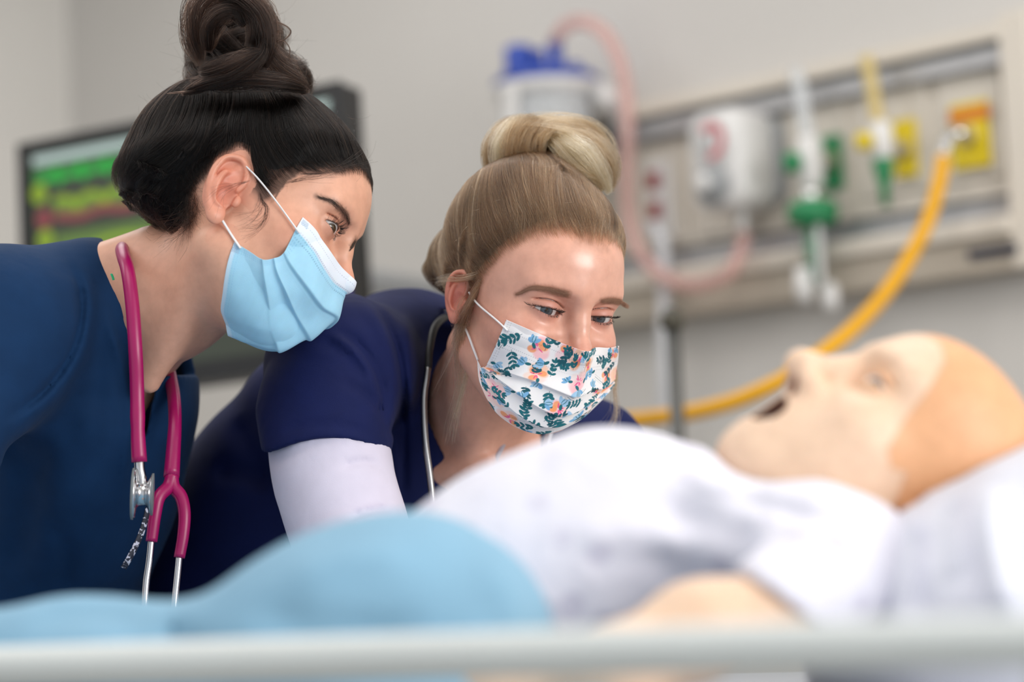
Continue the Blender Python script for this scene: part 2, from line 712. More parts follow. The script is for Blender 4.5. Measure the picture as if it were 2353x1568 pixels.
g = plate('oxygen_outlet', (1880, 316), (1934, 432), GREENP, 0.036, 0.046, label='green oxygen outlet plate')
y1 = plate('air_outlet', (2048, 280), (2104, 402), YELP, 0.036, 0.046, label='yellow air outlet plate')
y2 = plate('air_outlet', (2180, 244), (2274, 378), YELP, 0.036, 0.046, label='yellow air outlet plate with an orange band')
a, b = OW(2180, 262, 0.0475), OW(2270, 276, 0.0475)
mk('label_band', wbox(a[0], OW(2272, 250, 0.0475)[0], a[2] - 0.018, a[2] + 0.004, 0.046, 0.0475), ORANGE, y2, False)
for pc, par, rr in (((1905, 372), g, 0.016), ((2074, 345), y1, 0.016), ((2222, 312), y2, 0.017)):
    c = OW(*pc, 0.046)
    mk('port', lathe([(rr, 0), (rr, 0.004), (rr * 0.7, 0.006), (rr * 0.62, 0.003), (0.001, 0.003)], c, (0, -1, 0), 28), wear('outlet ring', (0.5, 0.42, 0.25), 0.3, 0.7), par)


def blobtube(name, pts, r, mat, parent=None, n=12, m=60, flat=1.0):
    c = catmull(np.array(pts), m)
    return mk(name, tube(c, r, n, flat=flat), mat, parent)


# --- suction regulator
p0 = OW(1650, 360, 0.036)
rg = empty('suction_regulator', OW(1670, 470, 0.06), 'white suction regulator with round gauge and knob on the headwall', 'regulator')
c = OW(1688, 372, 0.085)
hx, hz = 0.058, 0.086


def rounded_block(c, hx, hy, hz, r, n=8):
    """a box with large rounded edges seen from the front, extruded along y with softened rims"""
    pts = []
    for cx, cz, a0 in ((hx - r, hz - r, 0), (-hx + r, hz - r, 90), (-hx + r, -hz + r, 180), (hx - r, -hz + r, 270)):
        for k in range(n + 1):
            a = radians(a0 + 90 * k / n)
            pts.append((cx + r * cos(a), cz + r * sin(a)))
    pts = np.array(pts)
    rings = []
    for y, s in ((hy, 0.97), (hy * 0.9, 1.0), (-hy * 0.75, 1.0), (-hy * 0.93, 0.975), (-hy, 0.92)):
        rings.append(np.c_[c[0] + pts[:, 0] * s, np.full(len(pts), c[1] + y), c[2] + pts[:, 1] * s])
    vs = np.vstack(rings)
    m = len(pts)
    fs = []
    for i in range(len(rings) - 1):
        for k in range(m):
            fs.append((i * m + k, i * m + (k + 1) % m, (i + 1) * m + (k + 1) % m, (i + 1) * m + k))
    fs.append(tuple(range(m - 1, -1, -1)))
    fs.append(tuple((len(rings) - 1) * m + k for k in range(m)))
    return vs, fs


mk('case', rounded_block(c, hx, 0.050, hz, 0.034), WPLAST, rg)
mk('wall_mount', rounded_block(np.array([c[0] + 0.01, YW - 0.036, c[2]]), 0.06, 0.012, 0.078, 0.03), GREYP, rg)
fc = np.array([c[0], c[1] - 0.050, c[2]])
gz = fc + np.array([-0.004, 0, 0.031])
mk('gauge_rim', lathe([(0.040, 0), (0.041, 0.006), (0.038, 0.010), (0.036, 0.006), (0.001, 0.006)], gz, (0, -1, 0), 40), WPLAST, rg)
dial = mk('gauge_dial', lathe([(0.0355, 0.0062), (0.0355, 0.0072), (0.001, 0.0072)], gz, (0, -1, 0), 40), wear('pale dial', (0.62, 0.62, 0.62), 0.4), rg)
ROSE = wear('rose dial sector', lin(206, 122, 128), 0.5)
ang = np.radians(np.linspace(-100, 130, 40))
ringv = np.vstack([gz + np.c_[r * np.cos(ang), np.full(40, -0.0078), r * np.sin(ang)] for r in (0.018, 0.033)])
mk('dial_sector', (ringv, sheet_quads(2, 40)), ROSE, dial, False)
mk('needle', box(gz + np.array([-0.001, -0.0086, -0.004]), gz + np.array([0.001, -0.0080, 0.024])), DARKGAP, dial, False)
kz = fc + np.array([-0.006, 0, -0.043])
mk('knob', lathe([(0.035, 0), (0.035, 0.010), (0.030, 0.014), (0.021, 0.015), (0.019, 0.030), (0.015, 0.033), (0.001, 0.034)], kz, (0, -1, 0), 30), GREYP, rg)
mk('knob_cap', lathe([(0.016, 0.033), (0.015, 0.036), (0.001, 0.037)], kz, (0, -1, 0), 24), WPLAST, rg)
q = OW(1704, 470, 0.085)
mk('outlet_spout', lathe([(0.010, 0.0), (0.011, 0.012), (0.008, 0.030), (0.009, 0.036), (0.007, 0.042), (0.001, 0.042)], c + np.array([0.01, 0, -hz + 0.004]), (0, 0, -1), 20), WPLAST, rg)
rg_out = c + np.array([0.01, 0, -hz - 0.036])

# --- suction canister with blue lid, and its pink tubing
lid_c = OW(1256, 190, 0.14)
CAN_R = 0.088
cn = empty('suction_canister', lid_c - np.array([0, 0, 0.26]), 'clear suction canister with blue lid behind the blonde bun', 'canister')
mk('jar', lathe([(0.070, -0.26), (0.078, -0.255), (0.084, -0.02), (0.086, 0.0), (0.082, 0.0), (0.080, -0.02), (0.074, -0.25), (0.001, -0.252)], lid_c, (0, 0, 1), 48), MILKY, cn)
mk('rim', lathe([(0.080, -0.030), (0.093, -0.028), (0.095, -0.006), (0.093, -0.002), (0.001, -0.002)], lid_c, (0, 0, 1), 48), WPLAST, cn, label='white rim under the blue lid')
mk('white_handle', box(lid_c + np.array([0.0, -0.098, -0.14]) + np.array([-0.012, -0.004, 0]), lid_c + np.array([0.0, -0.098, -0.02]) + np.array([0.016, 0.008, 0])), WPLAST, cn, False, bevel=0.003)
BLUEP = wear('blue plastic lid', lin(22, 62, 158), 0.35, 0, 20, 0.05, 0.01)
lidp = mk('lid', lathe([(0.096, -0.006), (0.097, 0.004), (0.080, 0.016), (0.055, 0.024), (0.020, 0.028), (0.001, 0.028)], lid_c, (0, 0, 1), 48), BLUEP, cn)
right_h = np.array([CR[0], CR[1], 0]) / np.hypot(CR[0], CR[1])
for off, h, r in ((-0.048, 0.066, 0.026), (0.018, 0.072, 0.015), (-0.012, 0.058, 0.010), (0.052, 0.032, 0.012)):
    mk('lid_port', lathe([(r * 1.05, 0.010), (r, h * 0.5), (r, h), (r * 0.8, h + 0.003), (0.001, h + 0.003)], lid_c + right_h * off, (0, 0, 1), 24), BLUEP, lidp)
blobtube('bracket', [lid_c + right_h * 0.085 + np.array([0, 0, -0.016]), OW(1400, 226, 0.11), OW(1428, 262, 0.08), OW(1440, 330, 0.03)], 0.020, WPLAST, cn, 14, 40)
top = lid_c + right_h * 0.018 + np.array([0, 0, 0.073])
pt = [top, OW(1282, 82, 0.14), OW(1302, 58, 0.14), OW(1342, 50, 0.14), OW(1385, 72, 0.14), OW(1418, 125, 0.135), OW(1437, 200, 0.13), OW(1443, 300, 0.13), OW(1441, 400, 0.12), OW(1445, 490, 0.11),
      OW(1466, 570, 0.11), OW(1510, 625, 0.11), OW(1570, 652, 0.11), OW(1630, 650, 0.11), OW(1680, 622, 0.11), OW(1705, 570, 0.10), rg_out + np.array([0, 0, -0.02]), rg_out]
v_, f_ = tube(catmull(np.array(pt), 140), 0.0120, 14)
thing('suction_tubing', (v_, f_), PINKT, 'pink suction tubing looping from the blue canister lid to the white regulator', 'tubing')

# --- power cord hanging from the red sockets
s0 = OW(1514, 522, 0.044)
pc = empty('power_cord', OW(1526, 880, 0.05), 'thick white cord hanging from the red wall sockets', 'cord')
mk('plug', lathe([(0.012, 0), (0.014, 0.004), (0.013, 0.020), (0.008, 0.028), (0.001, 0.028)], s0, (0, -1, 0), 20), WPLAST, pc)
blobtube('cable', [s0 + np.array([0, -0.026, 0]), OW(1520, 545, 0.085), OW(1524, 600, 0.085), OW(1526, 700, 0.085), OW(1524, 800, 0.08), OW(1524, 890, 0.07), OW(1528, 1000, 0.05)], 0.011, wear('white cable', (0.62, 0.63, 0.66), 0.5), pc)

# --- oxygen flowmeter on the green outlet
of = empty('oxygen_flowmeter', OW(1868, 690, 0.10), 'green and clear oxygen flowmeter plugged into the green outlet', 'flowmeter')
c = OW(1862, 375, 0.10)
o0 = OW(1905, 372, 0.05)
mk('adapter', tube(catmull(np.array([o0, (o0 + c) / 2, c]), 10), 0.012, 16), CHROME, of)
mk('body_block', lathe([(0.012, -0.045), (0.020, -0.036), (0.023, 0.0), (0.021, 0.036), (0.012, 0.046), (0.001, 0.047)], c, (0, 0, 1), 24), WPLAST, of)
mk('control_knob', lathe([(0.006, 0), (0.017, 0.004), (0.018, 0.022), (0.014, 0.028), (0.001, 0.029)], c + np.array([-0.006, -0.018, 0]), (-0.6, -0.8, 0), 24), GREENP, of)
mk('neck_nut', lathe([(0.012, 0), (0.017, -0.010), (0.019, -0.022), (0.015, -0.040), (0.010, -0.046), (0.001, -0.046)], c + np.array([0, 0, -0.040]), (0, 0, 1), 20), CHROME, of)
c2 = OW(1868, 490, 0.10)
mk('collar', lathe([(0.018, 0.024), (0.040, 0.016), (0.043, 0.000), (0.040, -0.016), (0.020, -0.022), (0.001, -0.022)], c2, (0, 0, 1), 32), GREENP, of)
mk('flow_tube', lathe([(0.022, -0.01), (0.022, -0.125), (0.018, -0.127), (0.018, -0.02), (0.001, -0.02)], c2, (0, 0, 1), 28), CLEAR, of)
mk('green_stem', lathe([(0.0125, -0.018), (0.0125, -0.112), (0.001, -0.113)], c2 - right_h * 0.003, (0, 0, 1), 16), GREENP, of)
mk('tube_highlight', box(c2 + np.array([0.012, -0.014, -0.118]), c2 + np.array([0.019, -0.004, -0.022])), WPLAST, of, False, bevel=0.001)  # white strip standing in for the highlight on the clear tube
for dx, dz, h in ((-0.022, -0.090, 0.058), (0.020, -0.118, 0.045)):
    mk('outlet_cup', lathe([(0.009, 0), (0.014, -0.004), (0.016, -h * 0.6), (0.012, -h), (0.001, -h)], c2 + right_h * dx + np.array([0, 0, dz]), (0, 0, 1), 20), WPLAST, of)
blobtube('riser_tube', [c + np.array([0, 0, 0.04]), OW(1851, 290, 0.10), OW(1842, 225, 0.10), OW(1829, 160, 0.10)], 0.0125, MILKY, of, 14, 30)

# --- air flowmeter on the first yellow outlet
af = empty('air_flowmeter', OW(2028, 440, 0.10), 'small white, yellow and green air flowmeter on the middle yellow outlet', 'flowmeter')
c = OW(2026, 325, 0.10)
o0 = OW(2074, 345, 0.05)
mk('adapter', tube(catmull(np.array([o0, (o0 + c) / 2, c]), 10), 0.011, 16), CHROME, af)
mk('body_block', lathe([(0.010, -0.036), (0.017, -0.028), (0.019, 0.0), (0.018, 0.026), (0.010, 0.034), (0.001, 0.035)], c, (0, 0, 1), 24), WPLAST, af)
mk('control_knob', lathe([(0.006, 0), (0.014, 0.004), (0.015, 0.020), (0.012, 0.025), (0.001, 0.026)], c + np.array([-0.008, -0.016, 0]), (-0.6, -0.8, 0), 24), YELP, af)
mk('green_nozzle', lathe([(0.016, 0), (0.018, -0.010), (0.013, -0.032), (0.008, -0.052), (0.007, -0.080), (0.001, -0.080)], c + np.array([0, 0, -0.026]), (0, 0, 1), 20), GREENP, af)
PALEY = Mat('pale yellow tube', lin(226, 204, 140), 0.3)
PALEY.b.inputs['Transmission Weight'].default_value = 0.3
blobtube('riser_tube', [c + np.array([0, 0, 0.03]), OW(2014, 260, 0.10), OW(2004, 200, 0.10), OW(1990, 130, 0.10)], 0.0115, PALEY.m, af, 14, 30)

# --- yellow air hose
yh = empty('air_hose', OW(1880, 810, 0.3), 'bright yellow air hose curving from the right yellow outlet down behind the manikin', 'hose')
o0 = OW(2222, 312, 0.05)
e1 = OW(2196, 306, 0.085)
mk('elbow', tube(catmull(np.array([o0, OW(2212, 306, 0.075), e1, OW(2178, 322, 0.10)]), 16), 0.0105, 16), CHROME, yh)
mk('coupling', tube(catmull(np.array([OW(2180, 318, 0.10), OW(2173, 340, 0.105), OW(2167, 368, 0.11)]), 14), [0.009, 0.010, 0.0125, 0.0125, 0.010, 0.010, 0.0125, 0.0125, 0.010, 0.010, 0.0125, 0.0125, 0.0125, 0.011], 16), CHROME, yh)
YHOSE = wear('yellow rubber hose', lin(226, 164, 10), 0.4, 0, 20, 0.04, 0.02)
blobtube('hose', [OW(2168, 362, 0.11), OW(2160, 410, 0.13), OW(2135, 500, 0.18), OW(2088, 595, 0.24), OW(2030, 680, 0.32), OW(1960, 755, 0.42), OW(1885, 815, 0.50), OW(1800, 872, 0.55), OW(1700, 918, 0.58), OW(1600, 946, 0.60), OW(1500, 962, 0.60), OW(1420, 968, 0.58), OW(1320, 965, 0.50)], 0.0118, YHOSE, yh, 16, 120)

# --- drip stand pole
POLE = wear('dark steel pole', lin(88, 88, 86), 0.4, 0.5)
pb_, pt_ = W(1552, 880, 3.35), W(1560, 706, 3.35)
iv = empty('drip_stand', (pb_[0], pb_[1], 0), 'dark grey drip stand pole behind the patient gown', 'stand')
mk('pole', tube(np.array([[pb_[0], pb_[1], 0.08], [pb_[0], pb_[1], 0.8], [pb_[0], pb_[1], pt_[2]]]), 0.0105, 16), POLE, iv)
mk('pole_cap', lathe([(0.0105, 0), (0.016, 0.003), (0.016, 0.020), (0.010, 0.026), (0.001, 0.027)], (pb_[0], pb_[1], pt_[2] - 0.03), (0, 0, 1), 20), wear('dark olive cap', lin(70, 66, 54), 0.5), iv)
for k in range(5):
    a = 2 * pi * k / 5
    d_ = np.array([cos(a), sin(a), 0])
    b0 = np.array([pb_[0], pb_[1], 0.09])
    mk('foot', tube(catmull(np.array([b0, b0 + d_ * 0.12 + np.array([0, 0, -0.01]), b0 + d_ * 0.26 + np.array([0, 0, -0.045])]), 12), 0.012, 10), POLE, iv)
    w0 = b0 + d_ * 0.26 + np.array([0, 0, -0.062])
    sd = np.array([-d_[1], d_[0], 0])
    mk('caster', lathe([(0.010, -0.012), (0.027, -0.010), (0.027, 0.010), (0.010, 0.012)], w0, sd, 18), DARKGAP, iv)

# --- patient monitor behind the dark-haired woman, on a wall arm
D0 = 3.75
m_tl, m_tr, m_bl = V(44, 333, D0 + 0.10), V(786, 186, D0 - 0.16), V(104, 930, D0 + 0.02)
ex = unit(m_tr - m_tl)
ey = (m_bl - m_tl)
ey = ey - ex * ey.dot(ex)
MH = np.linalg.norm(ey)
MW = np.linalg.norm(m_tr - m_tl)
ey = unit(ey)
EX, EY = VB @ ex, VB @ ey
EN = np.cross(EX, EY)
if EN.dot(CF) > 0:
    EN = -EN                                  # towards the viewer
M0 = v2w(m_tl)


def mon(u, v, n=0.0):
    return M0 + EX * u + EY * v + EN * n


def mon_px(px, py):
    r = ray_dir(px, py)
    t = (M0 - CAM).dot(EN) / r.dot(EN)
    d = CAM + r * t - M0
    return d.dot(EX), d.dot(EY)


def mon_box(u0, u1, v0, v1, n0, n1):
    return obox(mon((u0 + u1) / 2, (v0 + v1) / 2, (n0 + n1) / 2), (EX, EY, EN), (abs(u1 - u0) / 2, abs(v1 - v0) / 2, abs(n1 - n0) / 2))


BLACKP = wear('black monitor plastic', (0.012, 0.012, 0.013), 0.4)
mo = empty('patient_monitor', mon(MW / 2, MH), 'black patient monitor with green, yellow and red traces behind the dark-haired woman', 'monitor')
mk('housing', mon_box(0, MW, 0, MH, -0.06, -0.002), BLACKP, mo, False, bevel=0.006)
bz = 0.020
mk('bezel', join(mon_box(0, MW, 0, bz, -0.002, 0.006), mon_box(0, MW, MH - bz * 1.6, MH, -0.002, 0.006), mon_box(0, bz, bz, MH - bz * 1.6, -0.002, 0.006), mon_box(MW - bz, MW, bz, MH - bz * 1.6, -0.002, 0.006)), BLACKP, mo, False)


def glow(name, c, s):
    m = Mat(name, (0.01, 0.01, 0.01), 0.3)
    m.b.inputs['Emission Color'].default_value = (*c, 1)
    m.b.inputs['Emission Strength'].default_value = s * 0.62
    return m.m


scr = mk('screen', mon_box(bz, MW - bz, bz, MH - bz * 1.6, -0.002, 0.0005), glow('lit screen', lin(70, 78, 62), 0.8), mo, False, label='lit screen with coloured vital sign traces')


def ribbon(path, w, n=0.0015):
    """a flat line on the screen through (u, v) points"""
    P = np.asarray(path, float)
    T = unit(np.gradient(P, axis=0))
    S = np.c_[-T[:, 1], T[:, 0]] * w / 2
    A = np.array([mon(u, v, n) for u, v in P + S])
    B = np.array([mon(u, v, n) for u, v in P - S])
    return np.vstack([A, B]), sheet_quads(2, len(P))


def row(v_px, x0=(62, 360)):
    return mon_px(*v_px)


uL = bz + 0.006
uR = MW - bz - 0.004
hv0, hv1 = mon_px(60, 345)[1], mon_px(60, 386)[1]
mk('header_bar', mon_box(uL, uR, bz + 0.004, hv1, 0.0005, 0.0012), glow('pale screen bar', lin(206, 228, 222), 1.0), scr, False)
GRN, YLG, RDS, OLV = glow('green trace', lin(40, 196, 70), 1.0), glow('yellow green trace', lin(166, 200, 40), 0.9), glow('red trace', lin(172, 74, 84), 0.8), glow('dim green field', lin(122, 160, 70), 0.8)
g0, g1 = mon_px(70, 392)[1], mon_px(75, 428)[1]
u = np.linspace(uL + 0.012, uR - 0.15, 420)
ph = (u * 21) % 1.0
ecg = (g0 + g1) / 2 + 0.006 - 0.016 * np.exp(-((ph - 0.5) / 0.045) ** 2) + 0.010 * np.exp(-((ph - 0.60) / 0.05) ** 2) - 0.004 * np.exp(-((ph - 0.25) / 0.08) ** 2)
mk('heart_band', mon_box(uL, uR - 0.14, g0, g1, 0.0004, 0.0009), glow('green band', lin(52, 140, 62), 0.9), scr, False)
mk('heart_trace', ribbon(np.c_[u, ecg], 0.009), GRN, scr, False)
y0, y1 = mon_px(125, 428)[1], mon_px(125, 500)[1]
u2 = np.linspace(mon_px(125, 460)[0], uR - 0.15, 300)
wv = (y0 + y1) / 2 - 0.016 * np.abs(np.sin(u2 * 58)) ** 0.8 + 0.014
mk('pulse_band', mon_box(u2[0], uR - 0.15, (y0 + y1) / 2 - 0.004, y1, 0.0004, 0.0008), OLV, scr, False)
mk('pulse_trace', ribbon(np.c_[u2, wv], 0.012), YLG, scr, False)
r0 = mon_px(110, 506)[1]
mk('pressure_trace', ribbon(np.c_[u2, r0 + 0.003 * np.sin(u2 * 70)], 0.014), RDS, scr, False)
b0_ = mon_px(106, 560)[1]
mk('breath_band', mon_box(mon_px(130, 560)[0], uR - 0.15, b0_ - 0.010, b0_ + 0.06, 0.0004, 0.0008), OLV, scr, False)
mk('breath_trace', ribbon(np.c_[u2, b0_ + 0.02 + 0.012 * np.sin(u2 * 25)], 0.009), YLG, scr, False)
for pc_, r_, m_ in (((91, 446), 0.015, YLG), ((102, 503), 0.015, RDS), ((106, 551), 0.015, YLG)):
    uc, vc = mon_px(*pc_)
    a = np.linspace(0, 2 * pi, 28, endpoint=False)
    A = np.array([mon(uc + r_ * cos(t), vc + r_ * 1.1 * sin(t), 0.0014) for t in a])
    mk('reading_disc', (A, [tuple(range(28))]), m_, scr, False)
for k, m_ in enumerate((GRN, YLG, RDS, YLG)):                # the large readings at the right end of each row
    vc = (g0 + 0.018, y0 + 0.035, r0, b0_ + 0.02)[k]
    for j in range(2):
        uc = uR - 0.10 + j * 0.05
        P = [(uc + 0.014 * cos(t), vc + 0.018 * sin(t)) for t in np.linspace(0, 2 * pi, 24)]
        mk('reading', ribbon(P, 0.007), m_, scr, False)
mk('status_lamp', obox(mon(mon_px(805, 664)[0] - 0.012, mon_px(800, 664)[1], 0.005), (EX, EY, EN), (0.012, 0.012, 0.003)), glow('violet status lamp', lin(72, 36, 214), 1.0), mo, False, bevel=0.002)
# arm back to the wall
mb = mon(MW / 2, MH / 2, -0.06)
wall_pt = np.array([mb[0] - 0.35, YW, mb[2]])
mk('wall_arm', tube(catmull(np.array([mb, mb - EN * 0.12, (mb + wall_pt) / 2 + np.array([0, 0.1, 0]), wall_pt]), 24), 0.025, 14), GREYP, mo)
mk('arm_plate', box(wall_pt + np.array([-0.06, -0.02, -0.10]), wall_pt + np.array([0.06, 0, 0.10])), GREYP, mo, False, bevel=0.004)
# ------------------------------------------------------------------ heads
def smooth_chain(P, pts, rad, n=26):
    """a tapering tube along a smooth curve"""
    C = catmull(np.c_[np.asarray(pts, float), rad], n)
    d = None
    for i in range(n - 1):
        e = cap(P, C[i, :3], C[i + 1, :3], C[i, 3], C[i + 1, 3])
        d = e if d is None else np.minimum(d, e)
    return d


def ear_field(P, es=1.0, shift=(0, 0, 0)):
    """an ear in its own plane; P in head coordinates with x made positive"""
    o = (np.array([0.0675, 0.000, -0.004]) + np.asarray(shift)).astype(P.dtype)
    al = radians(24)
    eb = np.array([sin(al), -cos(al), 0], P.dtype)         # backwards and outwards
    eu = unit(np.array([0, -0.22, 0.975])).astype(P.dtype)
    eu = (eu - eb * eb.dot(eu)) / np.linalg.norm(eu - eb * eb.dot(eu))
    en = np.cross(eu, eb) * -1
    if en[0] < 0:
        en = -en
    Q = (P - o) / es
    b, u, n = Q @ eb, Q @ eu, Q @ en
    L = np.stack([b, u, n], -1)
    d = ell(L, (0.014, 0.006, -0.001), (0.0165, 0.030, 0.0030))
    helix = [(0.005, 0.000, 0.002), (0.000, 0.009, 0.003), (-0.0015, 0.019, 0.004), (0.003, 0.030, 0.004), (0.012, 0.0355, 0.004), (0.023, 0.031, 0.004),
             (0.0285, 0.019, 0.004), (0.028, 0.005, 0.003), (0.0235, -0.009, 0.002), (0.017, -0.019, 0.001), (0.010, -0.025, 0.0)]
    rad = [0.0016, 0.0024, 0.0028, 0.0030, 0.0031, 0.0032, 0.0033, 0.0030, 0.0028, 0.0032, 0.0040]
    d = sm(d, ell(L, (0.005, 0.018, -0.0015), (0.008, 0.016, 0.0026)), 0.002)
    d = sm(d, smooth_chain(L, helix, rad), 0.003)
    d = sm(d, smooth_chain(L, [(0.013, -0.013, 0.002), (0.0195, -0.003, 0.0045), (0.0205, 0.009, 0.005), (0.018, 0.018, 0.004), (0.010, 0.026, 0.002)], [0.0028, 0.0030, 0.0029, 0.0024, 0.0018]), 0.004)
    d = sm(d, ell(L, (0.007, -0.023, 0.0), (0.0085, 0.0095, 0.0045)), 0.004)
    d = sm(d, ell(L, (-0.0035, -0.003, 0.003), (0.0040, 0.0060, 0.0032)), 0.004)
    d = sm(d, ell(L, (0.009, -0.0125, 0.003), (0.0045, 0.0035, 0.003)), 0.003)
    d = smax(d, -ell(L, (0.0085, -0.002, 0.003), (0.0085, 0.0115, 0.0068)), 0.003)
    d = smax(d, -ell(L, (0.016, 0.0245, 0.006), (0.008, 0.0055, 0.0040)), 0.003)
    back = ell(L, (0.006, 0.004, -0.010), (0.011, 0.020, 0.010))
    back = smax(back, -ell(L, (0.0085, -0.002, 0.003), (0.0085, 0.0115, 0.0068)), 0.003)
    return sm(d, back, 0.004) * es


class Head:
    def __init__(self, R, t, s, lid_up=0.0052, lid_lo=0.0038, mouth_open=0.0, no_apertures=False, ears=True, hw=0.0150, ear_scale=1.0, ear_shift=(0, 0, 0), nose=1.0):
        self.R, self.t, self.s = np.asarray(R, float), np.asarray(t, float), s
        self.up, self.lo, self.mo, self.plain = lid_up, lid_lo, mouth_open, no_apertures
        self.ears = ears
        self.hw = hw
        self.es, self.eo, self.ns = ear_scale, ear_shift, nose
        self.extra = None
        self.eye = np.array([0.0310, 0.0775, 0.0205])

    # transforms -----------------------------------------------------
    def c2w(self, P):
        return v2w(self.s * np.asarray(P, float) @ self.R.T + self.t)

    def w2c(self, P):
        return (w2v(P) - self.t) @ self.R / self.s

    def c2px(self, P):
        v = self.s * np.atleast_2d(np.asarray(P, float)) @ self.R.T + self.t
        return np.c_[1176.5 + FPX * v[:, 0] / v[:, 1], 784 - FPX * v[:, 2] / v[:, 1]]

    def px(self, px, py, d):
        return self.w2c(W(px, py, d))

    def ray(self, px, py):
        o = (-self.t) @ self.R / self.s
        d = unit((V(px, py, 1.0)) @ self.R)
        return o, d

    def on_plane(self, px, py, axis, val):
        o, d = self.ray(px, py)
        return o + d * (val - o[axis]) / d[axis]

    def on_skin(self, pts, off=0.0, field=None):
        """points where the rays through pixels meet the skin (plus an offset)"""
        f = field or self.sdf
        out = []
        for px, py in pts:
            o, d = self.ray(px, py)
            t0 = np.linalg.norm(o) - 0.30
            T = t0 + np.linspace(0, 0.6, 500)
            P = o + d * T[:, None]
            v = f(P.astype(np.float32)) - off
            i = np.argmax(v < 0)
            if v[i] >= 0:
                i = int(np.argmin(v))
                out.append(P[i])
                continue
            a, b = v[i - 1], v[i]
            out.append(P[i - 1] + (P[i] - P[i - 1]) * (a / (a - b)))
        return np.array(out)

    # the shape ------------------------------------------------------
    def face(self, P):
        P = np.asarray(P)
        A = P.copy()
        A[..., 0] = np.abs(A[..., 0])
        d = ell(A, (0, -0.010, 0.046), (0.0725, 0.097, 0.082))
        d = sm(d, ell(A, (0, 0.036, 0.054), (0.060, 0.0610, 0.056)), 0.03)
        d = sm(d, ell(A, (0, 0.036, -0.016), (0.0575, 0.0575, 0.075)), 0.03)
        d = sm(d, ell(A, (0.041, 0.057, -0.010), (0.021, 0.026, 0.021)), 0.022)
        d = sm(d, cap(A, (0.0440, 0.006, -0.046), (0.014, 0.068, -0.077), 0.0150, 0.0155), 0.035)
        d = sm(d, ell(A, (0, 0.050, -0.053), (0.041, 0.041, 0.040)), 0.025)
        d = sm(d, ell(A, (0, 0.070, -0.042), (0.027, 0.029, 0.027)), 0.02)
        d = sm(d, ell(A, (0, 0.077, -0.077), (0.018, 0.0155, 0.0150)), 0.02)
        d = sm(d, cap(A, (0.007, 0.087, 0.040), (0.041, 0.075, 0.041), 0.0105, 0.0090), 0.016)
        # eye sockets
        d = smax(d, -ell(A, (0.0325, 0.097, 0.021), (0.021, 0.0165, 0.0145)), 0.014)
        d = smax(d, -ell(A, (0.0135, 0.104, 0.020), (0.007, 0.016, 0.012)), 0.012)
        # nose
        g = self.ns
        n = chain(A, [(0, 0.088, 0.034), (0, 0.0975, 0.014), (0, 0.109 + (g - 1) * 0.02, -0.008), (0, 0.1125 + (g - 1) * 0.02, -0.0125)], [0.0075, 0.0075 * g, 0.0085 * g, 0.0095 * g], 0.006)
        n = sm(n, ell(A, (0.0105 * g, 0.0995 + (g - 1) * 0.01, -0.0165), (0.0068 * g, 0.0095 * g, 0.0072 * g)), 0.008)
        n = sm(n, ell(A, (0, 0.102, -0.0195), (0.004, 0.009, 0.006)), 0.006)
        d = sm(d, n, 0.012)
        d = smax(d, -ell(A, (0.0058 * g, 0.1025 + (g - 1) * 0.012, -0.0240 - (g - 1) * 0.008), (0.0032 * g, 0.0062 * g, 0.0050 * g)), 0.003)
        # lips
        if self.mo > 0:
            d = sm(d, cap(A, (0, 0.098, -0.0375), (0.018, 0.088, -0.0430), 0.0045, 0.0030), 0.006)
            d = sm(d, cap(A, (0, 0.093, -0.0550 - self.mo * 0.5), (0.018, 0.084, -0.0470), 0.0055, 0.0030), 0.006)
            d = smax(d, -ell(A, (0, 0.094, -0.0455 - self.mo * 0.15), (0.0205, 0.024, 0.0035 + self.mo * 0.5)), 0.004)
        else:
            d = sm(d, cap(A, (0, 0.098, -0.0390), (0.019, 0.088, -0.0430), 0.0040, 0.0025), 0.006)
            d = sm(d, cap(A, (0, 0.0955, -0.0480), (0.018, 0.087, -0.0440), 0.0050, 0.0025), 0.006)
        # lids
        e = self.eye
        d = sm(d, sph(A, e, 0.0140), 0.005)
        u = A[..., 0] - e[0] + 0.0005
        w = A[..., 2] - e[2] - u * 0.10 + 0.0008
        hw = self.hw
        k = np.clip(1 - (u / hw) ** 2, -0.6, 1)
        top, bot = self.up * np.sign(k) * np.abs(k) ** 0.9, -self.lo * k
        crease = np.abs(w - (0.0062 + 0.0042 * k)) - 0.0004
        crease = np.maximum(crease, np.abs(u) - 0.016)
        crease = np.maximum(crease, e[1] - A[..., 1])
        d = smax(d, -np.maximum(crease, d - 0.0012 - 0.0012), 0.0022) if not self.plain else d
        hole = np.maximum(w - top, bot - w) * 0.85
        hole = np.maximum(hole, np.abs(u) - hw)
        hole = np.maximum(hole, e[1] + 0.002 - A[..., 1])
        if not self.plain:
            d = smax(d, -hole, 0.0012)
        return d

    def sdf(self, P):
        d = self.face(P)
        if self.ears:
            A = np.asarray(P).copy()
            A[..., 0] = np.abs(A[..., 0])
            near = (A[..., 0] > 0.045) & (np.abs(A[..., 1] + 0.01) < 0.06) & (np.abs(A[..., 2]) < 0.06)
            if near.any():
                d = d.copy()
                d[near] = sm(d[near], ear_field(A[near], self.es, self.eo), 0.003)
        if self.extra is not None:
            d = self.extra(P, d)
        return d


def hairline_z(phi, pts):
    a = np.array([p[0] for p in pts])
    z = np.array([p[1] for p in pts])
    return np.interp(np.abs(phi), np.radians(a), z)


